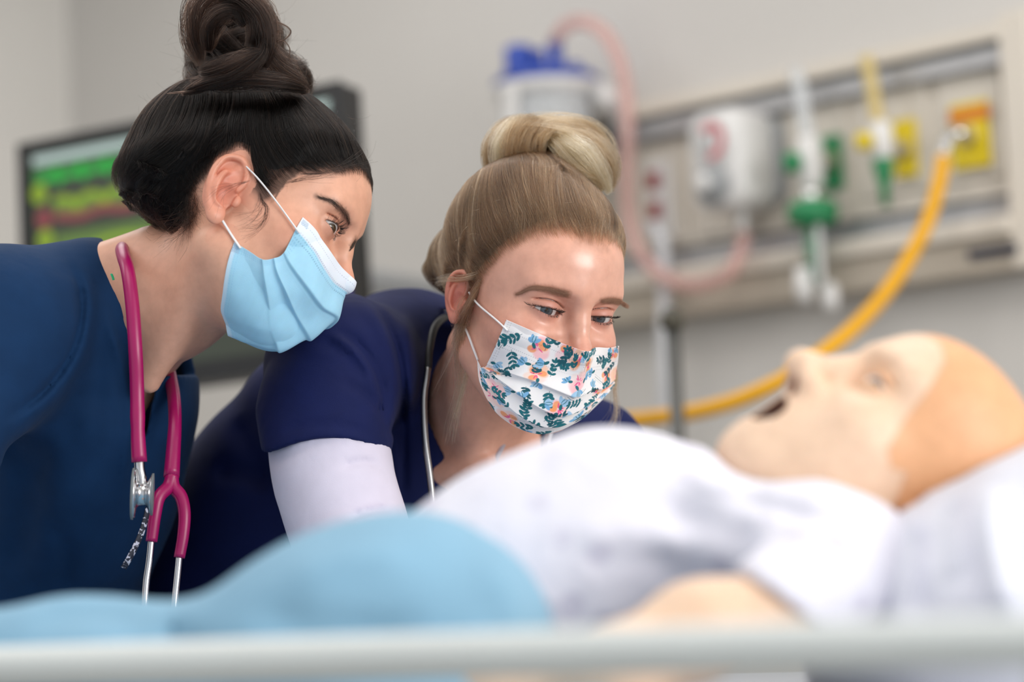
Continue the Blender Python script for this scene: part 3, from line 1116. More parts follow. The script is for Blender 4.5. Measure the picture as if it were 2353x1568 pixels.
class Scalp:
    """hairline and hair volume of one head"""
    def __init__(self, H, line, volume, start=0.010, bare_ear=False):
        self.bare_ear = bare_ear
        # line: pixels of the hairline on the near side; kept as height over azimuth
        self.H = H
        a = sorted((float(np.degrees(np.arctan2(abs(p[0]), p[1]))), float(p[2])) for p in line)
        self.a = np.radians([x[0] for x in a])
        self.z = np.array([x[1] for x in a])
        self.vol = volume
        self.start = start

    def over(self, P):
        """height above the hairline"""
        phi = np.arctan2(np.abs(P[..., 0]), P[..., 1])
        return P[..., 2] - np.interp(phi, self.a, self.z)

    def sdf(self, P):
        P = np.asarray(P)
        ov = self.over(P)
        phi = np.degrees(np.arctan2(np.abs(P[..., 0]), P[..., 1]))
        lim = self.H.face(P) - np.clip((ov - self.start) * (0.40 + 1.1 * np.clip((phi - 75) / 95, 0, 1) ** 1.5), -0.004, 0.060)
        d = smax(self.vol(P), lim, 0.014)
        if self.bare_ear:
            d = smax(d, -self.ear_zone(P), 0.006)
        return d

    def ear_zone(self, P):
        A = np.asarray(P).copy()
        A[..., 0] = np.abs(A[..., 0])
        return ell(A, (0.078, -0.008, 0.008), (0.020, 0.024, 0.036))

    def mesh(self, step=0.0024, lo=(-0.10, -0.17, -0.12), hi=(0.10, 0.115, 0.19)):
        ax = [axis_pts((lo[q], hi[q], step)) for q in range(3)]
        F = eval_grid(self.sdf, *ax)
        skin = eval_grid(self.H.face, *ax)
        self.F = Field(np.minimum(F, skin), *ax)      # strands run over hair and skin alike
        v, q = surface(F, *ax)
        self.v, self.q = relax(v, q, 6), q
        return self.v, self.q


def comb(field, roots, target, n, step, lift=0.0006, wander=0.25, rng=RNG, stop=0.02, curl=0.0, seed=1, freq=55.0, pull=None):
    """strands that run over a field's surface from roots towards target; neighbours drift together as locks: (m, n, 3)"""
    P = np.array(roots, float)
    m = len(P)
    out = np.zeros((m, n, 3))
    ph = rng.uniform(0, 6.28, (m, 2))
    lock = fbm(P, freq * 3.2, seed + 7, 2)
    off = lift * (0.45 + 0.45 * np.clip(lock, -1, 1) + 0.5 * rng.random(m))
    alive = np.ones(m, bool)
    target = np.broadcast_to(target, P.shape)
    for i in range(n):
        out[:, i] = P
        g = field.grad(P)
        to = target - P
        dist = np.linalg.norm(to, axis=1)
        to = unit(to)
        if pull is not None:
            to = unit(to + pull(P))
        d = unit(to - g * np.sum(to * g, 1, keepdims=True))
        side = np.cross(g, d)
        w = wander * fbm(P, freq, seed, 2) + curl * np.sin(ph[:, 0] + i * 0.55) + 0.06 * np.sin(ph[:, 1] + i * 0.8)
        d = unit(d + side * w[:, None])
        alive &= dist > stop
        P = P + d * np.where(alive, step, 0.0)[:, None]
        s = field(P)
        P = P + g * np.where(alive, np.clip(off - s / field.slope, -0.005, 0.005), 0)[:, None]
    return out


def sample_tris(v, q, n, rng=RNG, weight=None):
    """random points on a quad mesh"""
    a, b, c = v[q[:, 0]], v[q[:, 1]], v[q[:, 2]]
    area = np.linalg.norm(np.cross(b - a, v[q[:, 3]] - a), axis=1)
    if weight is not None:
        area = area * weight
    i = rng.choice(len(q), n, p=area / area.sum())
    u, w = rng.random((2, n, 1))
    p = v[q[i, 0]] * (1 - u) * (1 - w) + v[q[i, 1]] * u * (1 - w) + v[q[i, 2]] * u * w + v[q[i, 3]] * (1 - u) * w
    return p


def bundle(path, n, width, twist=0.0, rng=RNG, taper=True, depth=0.5):
    """a lock of n strands round a smooth path: (n, k, 3)"""
    T, N, B = frames(path)
    k = len(path)
    t = np.linspace(0, 1, k)
    r = np.sqrt(rng.random((n, 1)))
    a = rng.uniform(0, 2 * pi, (n, 1))
    prof = width * (np.sin(np.clip(t * 1.0, 0.03, 0.97) * pi) ** 0.45 if taper else np.ones(k))
    ang = a + twist * t[None]
    jit = 1 + 0.30 * np.sin(rng.uniform(0, 6.28, (n, 1)) + rng.uniform(3, 12, (n, 1)) * t[None])
    x = r * np.cos(ang) * prof * jit
    y = r * np.sin(ang) * prof * depth * jit
    return path[None] + x[..., None] * N[None] + y[..., None] * B[None]


def hair_mat(name, dark, light, rough=0.38, tip=None):
    """plain strands: lashes and brows"""
    m = Mat(name, dark, rough)
    a = m.node('ShaderNodeAttribute')
    a.attribute_name = 'tone'
    m.color(m.ramp(a.outputs['Fac'], [(0.0, dark), (1.0, light)]))
    return m.m


def hair_fibre(name, tones, rough=0.28, radial=0.45, coat=0.0, ior=1.45):
    """scattering hair fibres; tones: (position, absorption-free colour) stops along the random tone of a strand"""
    m = bpy.data.materials.new(name)
    m.use_nodes = True
    nt = m.node_tree
    nt.nodes.remove(nt.nodes['Principled BSDF'])
    h = nt.nodes.new('ShaderNodeBsdfHairPrincipled')
    h.parametrization = 'COLOR'
    h.inputs['Roughness'].default_value = rough
    h.inputs['Radial Roughness'].default_value = radial
    h.inputs['Coat'].default_value = coat
    h.inputs['IOR'].default_value = ior
    a = nt.nodes.new('ShaderNodeAttribute')
    a.attribute_name = 'tone'
    r = nt.nodes.new('ShaderNodeValToRGB')
    e = r.color_ramp.elements
    while len(e) < len(tones):
        e.new(0.5)
    for i, (p, c) in enumerate(tones):
        e[i].position = p
        e[i].color = (*c, 1)
    nt.links.new(a.outputs['Fac'], r.inputs['Fac'])
    nt.links.new(r.outputs['Color'], h.inputs['Color'])
    nt.links.new(h.outputs[0], nt.nodes['Material Output'].inputs['Surface'])
    return m


def skin_mat(name, rough=0.42, sss=0.16, scale=0.006):
    m = Mat(name, (0.6, 0.4, 0.3), rough)
    a = m.node('ShaderNodeAttribute')
    a.attribute_name = 'Col'
    co = m.coord()
    n = m.ramp(m.noise(110, 4, co=co), [(0.30, (0.93, 0.90, 0.89)), (0.70, (1.05, 1.04, 1.04))])
    m.color(m.mix(1.0, a.outputs['Color'], n, 'MULTIPLY'))
    m.b.inputs['Subsurface Weight'].default_value = sss
    m.b.inputs['Subsurface Radius'].default_value = (1.0, 0.35, 0.2)
    m.b.inputs['Subsurface Scale'].default_value = scale
    m.b.inputs['Specular IOR Level'].default_value = 0.45
    oil = m.node('ShaderNodeAttribute')                       # where the skin shines a little
    oil.attribute_name = 'oil'
    mr = m.node('ShaderNodeMapRange')
    mr.inputs['To Min'].default_value = rough
    mr.inputs['To Max'].default_value = 0.24
    m.link(oil.outputs['Fac'], mr.inputs['Value'])
    m.link(mr.outputs['Result'], m.b.inputs['Roughness'])
    m.link(oil.outputs['Fac'], m.b.inputs['Coat Weight'])
    m.b.inputs['Coat Roughness'].default_value = 0.22
    n1 = m.bump(m.noise(900, 3, co=co), 0.10, 0.0004)
    m.bump(m.noise(2600, 2, co=co), 0.08, 0.0002, normal=n1)
    return m.m


def eyeball(H, sx, gaze_px, iris, parent, white=(0.58, 0.54, 0.53)):
    c = np.array([sx * H.eye[0], H.eye[1], H.eye[2]])
    g = unit(H.w2c(W(*gaze_px)) - c)
    th = np.r_[np.linspace(0.01, 0.62, 46), np.linspace(0.66, pi - 0.02, 26)]
    R = 0.0122
    prof = []
    for a in th:
        rr = R + 0.0007 * np.exp(-(a / 0.42) ** 4)
        prof.append((rr * sin(a), rr * cos(a)))
    vs, fs = lathe(prof, c, g, 40)
    ang = np.repeat(th, 40)
    phi = np.tile(np.arange(40), len(th))
    rr = np.random.default_rng(3).random(40)
    ir = np.array(iris)
    col = np.tile(np.array(white), (len(vs), 1))
    ri, rp = 0.50, 0.19
    k = np.clip((ang - rp) / (ri - rp), 0, 1)
    base = ir[None] * (1.35 - 0.7 * np.abs(k - 0.35)[:, None]) * (0.75 + 0.5 * rr[phi])[:, None]
    base = base * np.where(k > 0.82, 0.35, 1.0)[:, None]
    m = ang < ri
    col[m] = base[m]
    col[ang < rp] = (0.004, 0.004, 0.004)
    edge = (ang >= ri) & (ang < ri + 0.06)
    col[edge] = 0.55 * col[edge] + 0.45 * ir * 0.4
    veins = (ang > 0.9)
    col[veins] = col[veins] * np.array([1.0, 0.88, 0.86])
    mat = bpy.data.materials.get('wet eye')
    if mat is None:
        mm = Mat('wet eye', white, 0.12)
        a = mm.node('ShaderNodeAttribute')
        a.attribute_name = 'Col'
        mm.color(a.outputs['Color'])
        mm.b.inputs['Coat Weight'].default_value = 1.0
        mm.b.inputs['Coat Roughness'].default_value = 0.02
        mat = mm.m
    return mk('eye', (H.c2w(vs), fs), mat, parent, col=col)


def lashes(H, sx, parent, mat, n_up=70, n_lo=34, length=0.0095, rng=RNG):
    e = H.eye
    out = []
    for up, n in ((1, n_up), (0, n_lo)):
        u = np.sort(rng.uniform(-0.96, 0.99, n)) * H.hw
        k = np.clip(1 - (u / H.hw) ** 2, 0, 1)
        w = (H.up * k ** 0.9 if up else -H.lo * k) + u * 0.10 - 0.0008
        x = e[0] - 0.0005 + u
        z = e[2] + w
        rad = 0.0142
        y = e[1] + np.sqrt(np.maximum(rad ** 2 - (x - e[0]) ** 2 - (z - e[2]) ** 2, 1e-6))
        P0 = np.stack([x, y, z], 1)
        nrm = unit(P0 - e)
        L = length * (1 if up else 0.32) * rng.uniform(0.7, 1.05, n) * (0.6 + 0.4 * np.clip((u / H.hw + 1.1), 0, 1))
        ts = np.linspace(0, 1, 6)
        side = u / H.hw * 0.8 + rng.uniform(-0.15, 0.15, n)
        pts = []
        for t in ts:
            rise = (-0.42 * t + 0.72 * t * t) if up else (-0.55 * t - 0.1 * t * t)
            pts.append(P0 + nrm * (L * t * 0.85)[:, None] + np.stack([side * L * t * 0.8, 0 * L, rise * L], 1))
        P = np.stack(pts, 1)
        P[..., 0] *= sx
        out.append(P)
    P = np.concatenate(out)
    return strands('eyelashes', H.c2w(P), mat, parent, 0.00012, 0.00005)


def brow(H, top_px, bot_px, n, parent, mat, length=0.008, rise=0.25, rng=RNG, r=0.00007):
    """hairs of an eyebrow between an upper and a lower pixel line, both from the inner end outwards"""
    T = catmull(np.array([(x, y, 0) for x, y in top_px], float), 24)[:, :2]
    B = catmull(np.array([(x, y, 0) for x, y in bot_px], float), 24)[:, :2]
    t = rng.random(n)
    s = np.clip(rng.normal(0.5, 0.27, n), 0.02, 0.98)
    i = t * 23
    i0 = np.minimum(i.astype(int), 22)
    f = (i - i0)[:, None]
    pt, pb = T[i0] * (1 - f) + T[i0 + 1] * f, B[i0] * (1 - f) + B[i0 + 1] * f
    p = pt * (1 - s[:, None]) + pb * s[:, None]
    along = unit(T[np.minimum(i0 + 2, 23)] + B[np.minimum(i0 + 2, 23)] - T[np.maximum(i0 - 1, 0)] - B[np.maximum(i0 - 1, 0)])
    upv = unit(pt - pb)
    lift = np.where(s[:, None] > 0.5, 1, -0.3) * rise * (1 - t[:, None] * 0.8)
    dpx = unit(along + upv * lift + rng.normal(0, 0.12, (n, 2)))
    ppm = FPX / H.t[1]
    A = H.on_skin(p, 0.0002, H.face)
    Bq = H.on_skin(p + dpx * (length * ppm)[..., None] if np.ndim(length) else p + dpx * length * ppm, 0.0004, H.face)
    ts = np.linspace(0, 1, 5)[None, :, None]
    P = A[:, None] * (1 - ts) + Bq[:, None] * ts
    nr = unit(np.stack([A[:, 0] * 0, A[:, 1] * 0 + 1, A[:, 2] * 0], 1))
    P = P + nr[:, None] * (0.0009 * np.sin(ts * pi))
    return strands('eyebrow', H.c2w(P), mat, parent, r, r * 0.4), np.concatenate([A, Bq])


def poly_dist(Q, poly):
    """signed distance (negative inside) of 2-D points to a polygon"""
    poly = np.asarray(poly, float)
    d = np.full(len(Q), 1e9)
    inside = np.zeros(len(Q), bool)
    for i in range(len(poly)):
        a, b = poly[i], poly[(i + 1) % len(poly)]
        e = b - a
        w = Q - a
        t = np.clip((w @ e) / max(e @ e, 1e-9), 0, 1)
        d = np.minimum(d, np.linalg.norm(w - t[:, None] * e, axis=1))
        c = ((a[1] > Q[:, 1]) != (b[1] > Q[:, 1])) & (Q[:, 0] < (b[0] - a[0]) * (Q[:, 1] - a[1]) / (b[1] - a[1] + 1e-12) + a[0])
        inside ^= c
    return np.where(inside, -d, d)


def grid_sheet(ctrl, nu, nv):
    """bicubic (Catmull-Rom) sheet through a grid of control points: (nv, nu, 3)"""
    C = np.asarray(ctrl, float)
    rows = np.stack([catmull_even(C[i], nu) for i in range(C.shape[0])])
    return np.stack([catmull_even(rows[:, j], nv) for j in range(nu)], 1)


def catmull_even(P, n):
    """Catmull-Rom with even parameter (a control point every 1/(m-1))"""
    Q = np.vstack([2 * P[:1] - P[1:2], P, 2 * P[-1:] - P[-2:-1]])
    m = len(P) - 1
    t = np.linspace(0, m, n)
    i = np.minimum(t.astype(int), m - 1)
    u = (t - i)[:, None]
    p0, p1, p2, p3 = Q[i], Q[i + 1], Q[i + 2], Q[i + 3]
    return 0.5 * (2 * p1 + (p2 - p0) * u + (2 * p0 - 5 * p1 + 4 * p2 - p3) * u ** 2 + (3 * p1 - p0 - 3 * p2 + p3) * u ** 3)


def thick_sheet(G, th, inward):
    """a sheet (nv, nu, 3) given a thickness along -normal"""
    nv, nu = G.shape[:2]
    du = np.gradient(G, axis=1)
    dv = np.gradient(G, axis=0)
    n = unit(np.cross(du, dv)) * inward
    A = G.reshape(-1, 3)
    B = (G + n * th).reshape(-1, 3)
    q = sheet_quads(nv, nu)
    k = nv * nu
    rim = np.r_[np.arange(nu), np.arange(2 * nu - 1, k, nu), np.arange(k - 2, k - nu - 1, -1), np.arange(k - 2 * nu, 0, -nu)]
    r2 = np.roll(rim, -1)
    side = np.stack([rim, r2, r2 + k, rim + k], 1)
    return np.vstack([A, B]), np.vstack([q[:, ::-1], q + k, side])
# ------------------------------------------------------------------ pieces shared by the people
SKIN = skin_mat('skin')
LASH = hair_mat('eyelash hair', (0.006, 0.004, 0.003), (0.012, 0.008, 0.006), 0.4)
MASK_WHITE = cloth('white elastic cord', (0.80, 0.80, 0.82), 0.8, 1500, 60, 0.03, 0.05)


def body_mesh(H, lo, hi, coarse=0.006):
    """one continuous skin: fine round the face, coarser down the neck and chest"""
    def ax(q, segs):
        out = list(segs)
        if lo[q] < segs[0][0]:
            out.insert(0, (lo[q], segs[0][0], coarse))
        if hi[q] > segs[-1][1]:
            out.append((segs[-1][1], hi[q], coarse))
        return axis_pts(*out)
    xs = ax(0, [(-0.11, -0.055, 0.0013), (-0.055, -0.045, 0.0015), (-0.045, 0.045, 0.00085), (0.045, 0.055, 0.0013), (0.055, 0.11, 0.0009)])
    ys = ax(1, [(-0.125, -0.045, 0.003), (-0.045, 0.03, 0.0011), (0.03, 0.06, 0.0016), (0.06, 0.13, 0.00085)])
    zs = ax(2, [(-0.14, -0.04, 0.0022), (-0.04, 0.05, 0.00085), (0.05, 0.15, 0.003)])
    F = eval_grid(H.sdf, xs, ys, zs)
    for s in ((0,), (-1,), (slice(None), 0), (slice(None), -1), (slice(None), slice(None), 0), (slice(None), slice(None), -1)):
        F[s] = np.maximum(F[s], 1e-4)
    v, q = surface(F, xs, ys, zs)
    return relax(v, q, 1), q


def gauss(P, c, r):
    c = np.asarray(c, float)
    r = np.asarray(r, float)
    return np.exp(-np.sum(((P - c) / r) ** 2, -1))


def paint(col, w, c, amt=1.0):
    w = np.clip(w * amt, 0, 1)[:, None]
    return col * (1 - w) + np.asarray(c) * w


def skin_colors(H, v, base, flush, scalp=None, hair=None, brow_pts=None, brow_col=None, shadow=None, lid=None, line_w=0.012):
    A = v.copy()
    A[:, 0] = np.abs(A[:, 0])
    col = np.tile(np.asarray(base, float), (len(v), 1))
    e = H.eye
    col = paint(col, gauss(A, (0.043, 0.065, -0.012), (0.022, 0.03, 0.020)), flush, 0.55)
    col = paint(col, gauss(A, (0, 0.112, -0.012), (0.014, 0.014, 0.014)), flush, 0.45)
    col = paint(col, gauss(A, (0.072, -0.015, 0.0), (0.016, 0.030, 0.040)) * (A[:, 0] > 0.062), flush, 0.85)
    if lid is not None:
        ring = gauss(A, (e[0] + 0.002, e[1] + 0.013, e[2] + 0.002), (0.0175, 0.012, 0.0115))
        col = paint(col, ring, lid, 0.7)
    # rims of the lids
    u = A[:, 0] - e[0] + 0.0005
    w = A[:, 2] - e[2] - u * 0.10 + 0.0008
    k = np.clip(1 - (u / H.hw) ** 2, 0, 1)
    dt = np.abs(w - H.up * k ** 0.9)
    dl = np.abs(w + H.lo * k)
    near = (A[:, 1] > e[1] + 0.004) & (np.abs(u) < H.hw * 1.06) & (A[:, 1] < e[1] + 0.02)
    col = paint(col, np.exp(-(dt / 0.0009) ** 2) * near, (0.035, 0.018, 0.014), 0.85)
    col = paint(col, np.exp(-(dl / 0.0009) ** 2) * near, (0.23, 0.085, 0.07), 0.6)
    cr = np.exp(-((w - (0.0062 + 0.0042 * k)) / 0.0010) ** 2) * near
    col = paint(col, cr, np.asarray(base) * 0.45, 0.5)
    nostril = ell(A, (0.0058 * H.ns, 0.1025 + (H.ns - 1) * 0.012, -0.0240 - (H.ns - 1) * 0.008), (0.0032 * H.ns, 0.0062 * H.ns, 0.0050 * H.ns))
    col = paint(col, np.exp(-np.clip(nostril, 0, 1) / 0.0006), (0.10, 0.03, 0.022), 0.8)
    if shadow is not None:
        col = paint(col, gauss(A, (0, 0.1, -0.045), (0.024, 0.02, 0.010)), shadow, 0.6)
    if scalp is not None:
        ov = scalp.over(v) + 0.004 * fbm(v, 300, 4)
        wgt = np.clip((ov + line_w * 0.5) / line_w, 0, 1) ** 1.5
        wgt = wgt * (1 - np.clip((A[:, 0] - 0.071) / 0.003, 0, 1))       # not the ears
        if scalp.bare_ear:
            wgt = wgt * (scalp.ear_zone(v) > 0)
        wgt = wgt * (H.face(v.astype(np.float32)) < 0.006)                # not the shoulders
        col = paint(col, wgt, hair, 0.80)
    if brow_pts is not None:
        from mathutils import kdtree
        kd = kdtree.KDTree(len(brow_pts))
        for i, p in enumerate(brow_pts):
            kd.insert(p, i)
        kd.balance()
        m = np.where((A[:, 1] > 0.05) & (A[:, 2] > 0.02) & (A[:, 2] < 0.065))[0]
        dd = np.array([kd.find(v[i])[2] for i in m])
        wgt = np.zeros(len(v))
        wgt[m] = np.exp(-(dd / 0.0016) ** 2)
        col = paint(col, wgt, brow_col, 0.45)
    return np.clip(col, 0, 1)


def view_chain(P, pts, k=0.03):
    """pts: (px, py, depth, radius in pixels of that depth) -> smooth chain in view space"""
    C = [V(p[0], p[1], p[2]) for p in pts]
    r = [p[3] * p[2] / FPX for p in pts]
    return chain(P, C, r, k)


def to_px(P):
    return np.stack([1176.5 + FPX * P[..., 0] / P[..., 1], 784 - FPX * P[..., 2] / P[..., 1]], -1)


def fold_lines(lines, gain=1.0):
    """relief traced along creases: (pixel polyline, height m, width px, nearest depth, farthest depth)"""
    prep = []
    for ln, amp, w, d0, d1 in lines:
        c = catmull(np.array([(x, y, 0) for x, y in ln], float), 28)[:, :2]
        prep.append((c, amp * gain, max(w * 1.35, 9), d0, d1))

    def f(P):
        q = to_px(P)
        out = np.zeros(len(P), np.float32)
        for c, amp, w, d0, d1 in prep:
            m = (P[:, 1] > d0) & (P[:, 1] < d1)
            lo, hi = c.min(0) - 3 * w, c.max(0) + 3 * w
            m &= (q[:, 0] > lo[0]) & (q[:, 0] < hi[0]) & (q[:, 1] > lo[1]) & (q[:, 1] < hi[1])
            if not m.any():
                continue
            qq = q[m]
            D = np.full(len(qq), 1e9)
            T = np.zeros(len(qq))
            for i in range(len(c) - 1):
                e = c[i + 1] - c[i]
                t = np.clip(((qq - c[i]) @ e) / max(e @ e, 1e-9), 0, 1)
                d = np.linalg.norm(qq - c[i] - t[:, None] * e, axis=1)
                b = d < D
                D[b] = d[b]
                T[b] = (i + t[b]) / (len(c) - 1)
            out[m] += amp * np.exp(-(D / w) ** 2) * np.clip(np.sin(np.clip(T, 0.03, 0.97) * pi) * 1.6, 0, 1)
        return out
    return f


def shell(d, th=0.0025):
    return np.maximum(d, -(d + th))


def view_skin(f, lo, hi, step, it=1):
    v, q = skin_field(f, lo, hi, step, it)
    return v2w(v), q


def ear_loop(pts_world, r, parent, n=26):
    P = catmull(np.array(pts_world), n)
    return mk('ear_loop', tube(P, r, 8, flat=0.6), MASK_WHITE, parent)


def leg_geo(hip, foot, r0, r1):
    """a trouser leg from hip to ankle in world coordinates"""
    k = 18
    t = np.linspace(0, 1, k)[:, None]
    P = np.asarray(hip) * (1 - t) + np.asarray(foot) * t
    P = P + np.array([0, 0.0, 0]) * t
    r = np.linspace(r0, r1, k) * (1 + 0.02 * np.sin(np.arange(k) * 1.7))
    return tube(P, r, 20)


def shoe_geo(at, fwd):
    fwd = unit(np.asarray(fwd, float))
    sd = np.array([-fwd[1], fwd[0], 0])
    prof = [(-0.10, 0.036, 0.055), (-0.06, 0.040, 0.085), (0.0, 0.041, 0.075), (0.06, 0.047, 0.052), (0.11, 0.046, 0.042), (0.15, 0.030, 0.030)]
    vs, n = [], 14
    for y, w, h in prof:
        a = np.linspace(0, pi, n)
        for q in a:
            vs.append(np.asarray(at) + fwd * y + sd * (w * cos(q)) + np.array([0, 0, h * sin(q) ** 0.7 + 0.002]))
    fs = []
    m = len(prof)
    for i in range(m - 1):
        for k in range(n - 1):
            fs.append((i * n + k, i * n + k + 1, (i + 1) * n + k + 1, (i + 1) * n + k))
        fs.append((i * n + n - 1, i * n, (i + 1) * n, (i + 1) * n + n - 1))
    fs.append(tuple(range(n - 1, -1, -1)))
    fs.append(tuple((m - 1) * n + k for k in range(n)))
    return np.array(vs), fs


def lower_body(parent, hip_view, fwd, trouser, shoe_m, spread=0.075):
    """trousers down to the floor and shoes, below what the bed hides"""
    h = v2w(hip_view)
    fwd = unit(np.array([fwd[0], fwd[1], 0.0]))
    sd = np.array([-fwd[1], fwd[0], 0])
    parts = []
    for s in (-1, 1):
        hip = h + sd * s * 0.085
        foot = np.array([h[0], h[1], 0.06]) + sd * s * spread + fwd * (0.02 * s)
        parts.append(leg_geo(hip + np.array([0, 0, 0.02]), foot, 0.105, 0.075))
    mk('scrub_trousers', join(*parts), trouser, parent)
    for s in (-1, 1):
        foot = np.array([h[0], h[1], 0.0]) + sd * s * spread + fwd * (0.02 * s + 0.03)
        mk('shoe', shoe_geo(foot, fwd), shoe_m, parent)
    return h


def hand_field(P, wrist, tip_dir, palm_normal, side, L=0.175):
    """a relaxed hand lying palm down: palm, four unequal bent fingers and a thumb (view space)"""
    w = np.asarray(wrist, float)
    t = unit(np.asarray(tip_dir, float))
    n = unit(np.asarray(palm_normal, float) - t * np.dot(palm_normal, t))
    s = np.cross(n, t) * side
    d = cap(P, w, w + t * 0.030, 0.021, 0.023)
    for k, off in enumerate((-0.027, -0.009, 0.009, 0.027)):
        d = sm(d, cap(P, w + t * 0.020 + s * off * 0.6, w + t * 0.082 + s * off, 0.013, 0.0105), 0.012)
    f = None
    for k, (off, ln) in enumerate(((-0.028, 0.066), (-0.0095, 0.078), (0.0095, 0.074), (0.027, 0.058))):
        a = w + t * 0.082 + s * off
        b = a + (t * 0.94 + s * off * 2.2 + n * 0.10) * ln * 0.45
        c = b + (t * 0.88 - n * 0.36) * ln * 0.32
        e = c + (t * 0.70 - n * 0.62) * ln * 0.25
        g = chain(P, [a, b, c, e], [0.0095, 0.0085, 0.0078, 0.0066], 0.003)
        f = g if f is None else np.minimum(f, g)
    d = sm(d, f, 0.005)
    a = w + t * 0.022 - s * 0.020
    th = chain(P, [a, a + t * 0.030 - s * 0.026 - n * 0.008, a + t * 0.060 - s * 0.036 - n * 0.014], [0.014, 0.0105, 0.0085], 0.004)
    return sm(d, th, 0.010)
# ------------------------------------------------------------------ the dark-haired woman
HB = Head([[-0.0238, 0.899, 0.4372], [-0.928, -0.1825, 0.3248], [0.3718, -0.398, 0.8387]], (-0.2374, 2.15, 0.1029), 0.942, lid_up=0.0049, lid_lo=0.0040, hw=0.0148)
B_NAVY = lin(26, 62, 96)


def _pts(H, L):
    return [H.px(*p) for p in L]


b_neck = [HB.px(505, 610, 2.165), HB.px(395, 690, 2.185), HB.px(285, 770, 2.23), HB.px(190, 850, 2.27)]
b_neck_r = [0.055, 0.0525, 0.055, 0.070]
b_chest = [HB.px(190, 850, 2.27), HB.px(230, 1000, 2.27), HB.px(220, 1250, 2.28)]


def _b_extra(P, d):
    n = chain(P, b_neck, b_neck_r, 0.02)
    c = chain(P, b_chest, [0.075, 0.070, 0.060], 0.02)
    n = sm(n, c, 0.03)
    scm = cap(P, HB.px(490, 560, 2.10), HB.px(345, 880, 2.16), 0.012, 0.010)      # the neck muscle
    n = sm(n, scm, 0.03)
    tr = cap(P, HB.px(350, 600, 2.19), HB.px(215, 660, 2.20), 0.032, 0.040)
    n = sm(n, tr, 0.03)
    return sm(d, n, 0.022)


HB.extra = _b_extra
b_line_px = [(690, 400), (655, 425), (628, 455), (612, 488), (590, 470), (572, 420), (560, 375), (535, 356), (500, 366), (478, 405), (440, 470)]
b_line = list(HB.on_skin(b_line_px, 0.0, HB.face))
b_line += [np.array([0.001, 0.09, 0.086]), np.array([0.030, 0.088, 0.084]), np.array([0.030, -0.09, -0.052]), np.array([0.001, -0.09, -0.060])]
b_bun_base = HB.on_plane(560, 205, 0, 0.0)


def _b_vol(P):
    d = ell(P, (0, -0.024, 0.052), (0.0800, 0.113, 0.088))
    d = sm(d, ell(P, (0, -0.082, 0.0), (0.062, 0.050, 0.068)), 0.03)
    d = sm(d, ell(P, (0, 0.028, 0.064), (0.070, 0.0730, 0.058)), 0.012)
    d = sm(d, cap(P, (0, -0.055, 0.085), b_bun_base, 0.055, 0.030), 0.02)
    return d


b_scalp = Scalp(HB, b_line, _b_vol, 0.014, True)
b_root = empty('person', HB.c2w((0, 0, 0)) * np.array([1, 1, 0]), 'dark-haired woman in teal navy scrubs and light blue surgical mask, leaning over the bed', 'person')
_v, _q = b_scalp.mesh()
B_HAIR = hair_fibre('dark brown hair', [(0.0, (0.0010, 0.0007, 0.0007)), (0.8, (0.003, 0.002, 0.0017)), (1.0, (0.02, 0.010, 0.006))], 0.24, 0.35, ior=1.36)
B_BUN = hair_fibre('brown bun hair', [(0.0, (0.0015, 0.001, 0.0009)), (0.6, (0.006, 0.0032, 0.0024)), (1.0, (0.05, 0.022, 0.013))], 0.28, 0.40, ior=1.36)
B_BASE = wear('dark hair mass', (0.004, 0.003, 0.003), 0.5, 0, 60, 0.4)
b_hair = mk('hair', (HB.c2w(_v), _q), B_BASE, b_root, label='dark brown hair pinned up in a loose bun')

# eyebrows first: they also tint the skin
_bm = hair_mat('dark eyebrow hair', (0.026, 0.016, 0.011), (0.07, 0.042, 0.030), 0.6)
_, bp1 = brow(HB, [(806, 518), (800, 492), (786, 473), (768, 461), (740, 454)], [(797, 524), (788, 503), (776, 486), (760, 469), (738, 457)], 250, b_root, _bm, 0.0068)
_, bp2 = brow(HB, [(799, 578), (805, 566), (812, 556)], [(802, 580), (810, 570), (816, 561)], 120, b_root, _bm, 0.005)
_bv, _bq = _v, _q = body_mesh(HB, (-0.14, -0.20, -0.36), (0.14, 0.13, 0.15))
_c = skin_colors(HB, _v, lin(222, 169, 143), lin(205, 120, 98), b_scalp, (0.020, 0.012, 0.010), np.concatenate([bp1, bp2]), (0.10, 0.055, 0.038), lid=lin(170, 105, 85))
_wr = V(-75, 1552, 1.93)


def b_arm(P):
    d = view_chain(P, [(-190, 1040, 2.06, 115), (-285, 1260, 2.02, 108), (-330, 1450, 1.99, 96)], 0.03)
    d = sm(d, view_chain(P, [(-330, 1450, 1.99, 96), (-230, 1510, 1.95, 100), (-75, 1552, 1.93, 66)], 0.02), 0.03)
    return sm(d, hand_field(P, _wr, V(70, 1580, 1.90) - _wr, (0.05, -0.10, 1.0), -1), 0.012)


_av, _aq = skin_field(b_arm, (-0.62, 1.70, -0.36), (0.02, 2.20, -0.02), 0.0042, 2)
mk('body', (np.vstack([HB.c2w(_v), v2w(_av)]), np.vstack([_q, _aq + len(_v)])), SKIN, b_root, col=np.vstack([_c, np.tile(np.array(lin(222, 169, 143)), (len(_av), 1))]))
for sx in (1, -1):
    eyeball(HB, sx, (1500, 1000, 1.75), (0.050, 0.030, 0.014), b_root)
    lashes(HB, sx, b_root, LASH, 120, 50, length=0.0088)

# hair strands over the cap
_rng = np.random.default_rng(11)
sv, sq = b_scalp.v, b_scalp.q
_mid = sv[sq].mean(1)
_ov = b_scalp.over(_mid)
_out = np.sum(unit(_mid - np.array([0, -0.02, 0.03])) * 1, 1)
fld = b_scalp.F
_near_line = np.exp(-np.clip(_ov - 0.01, 0, 1) / 0.02)


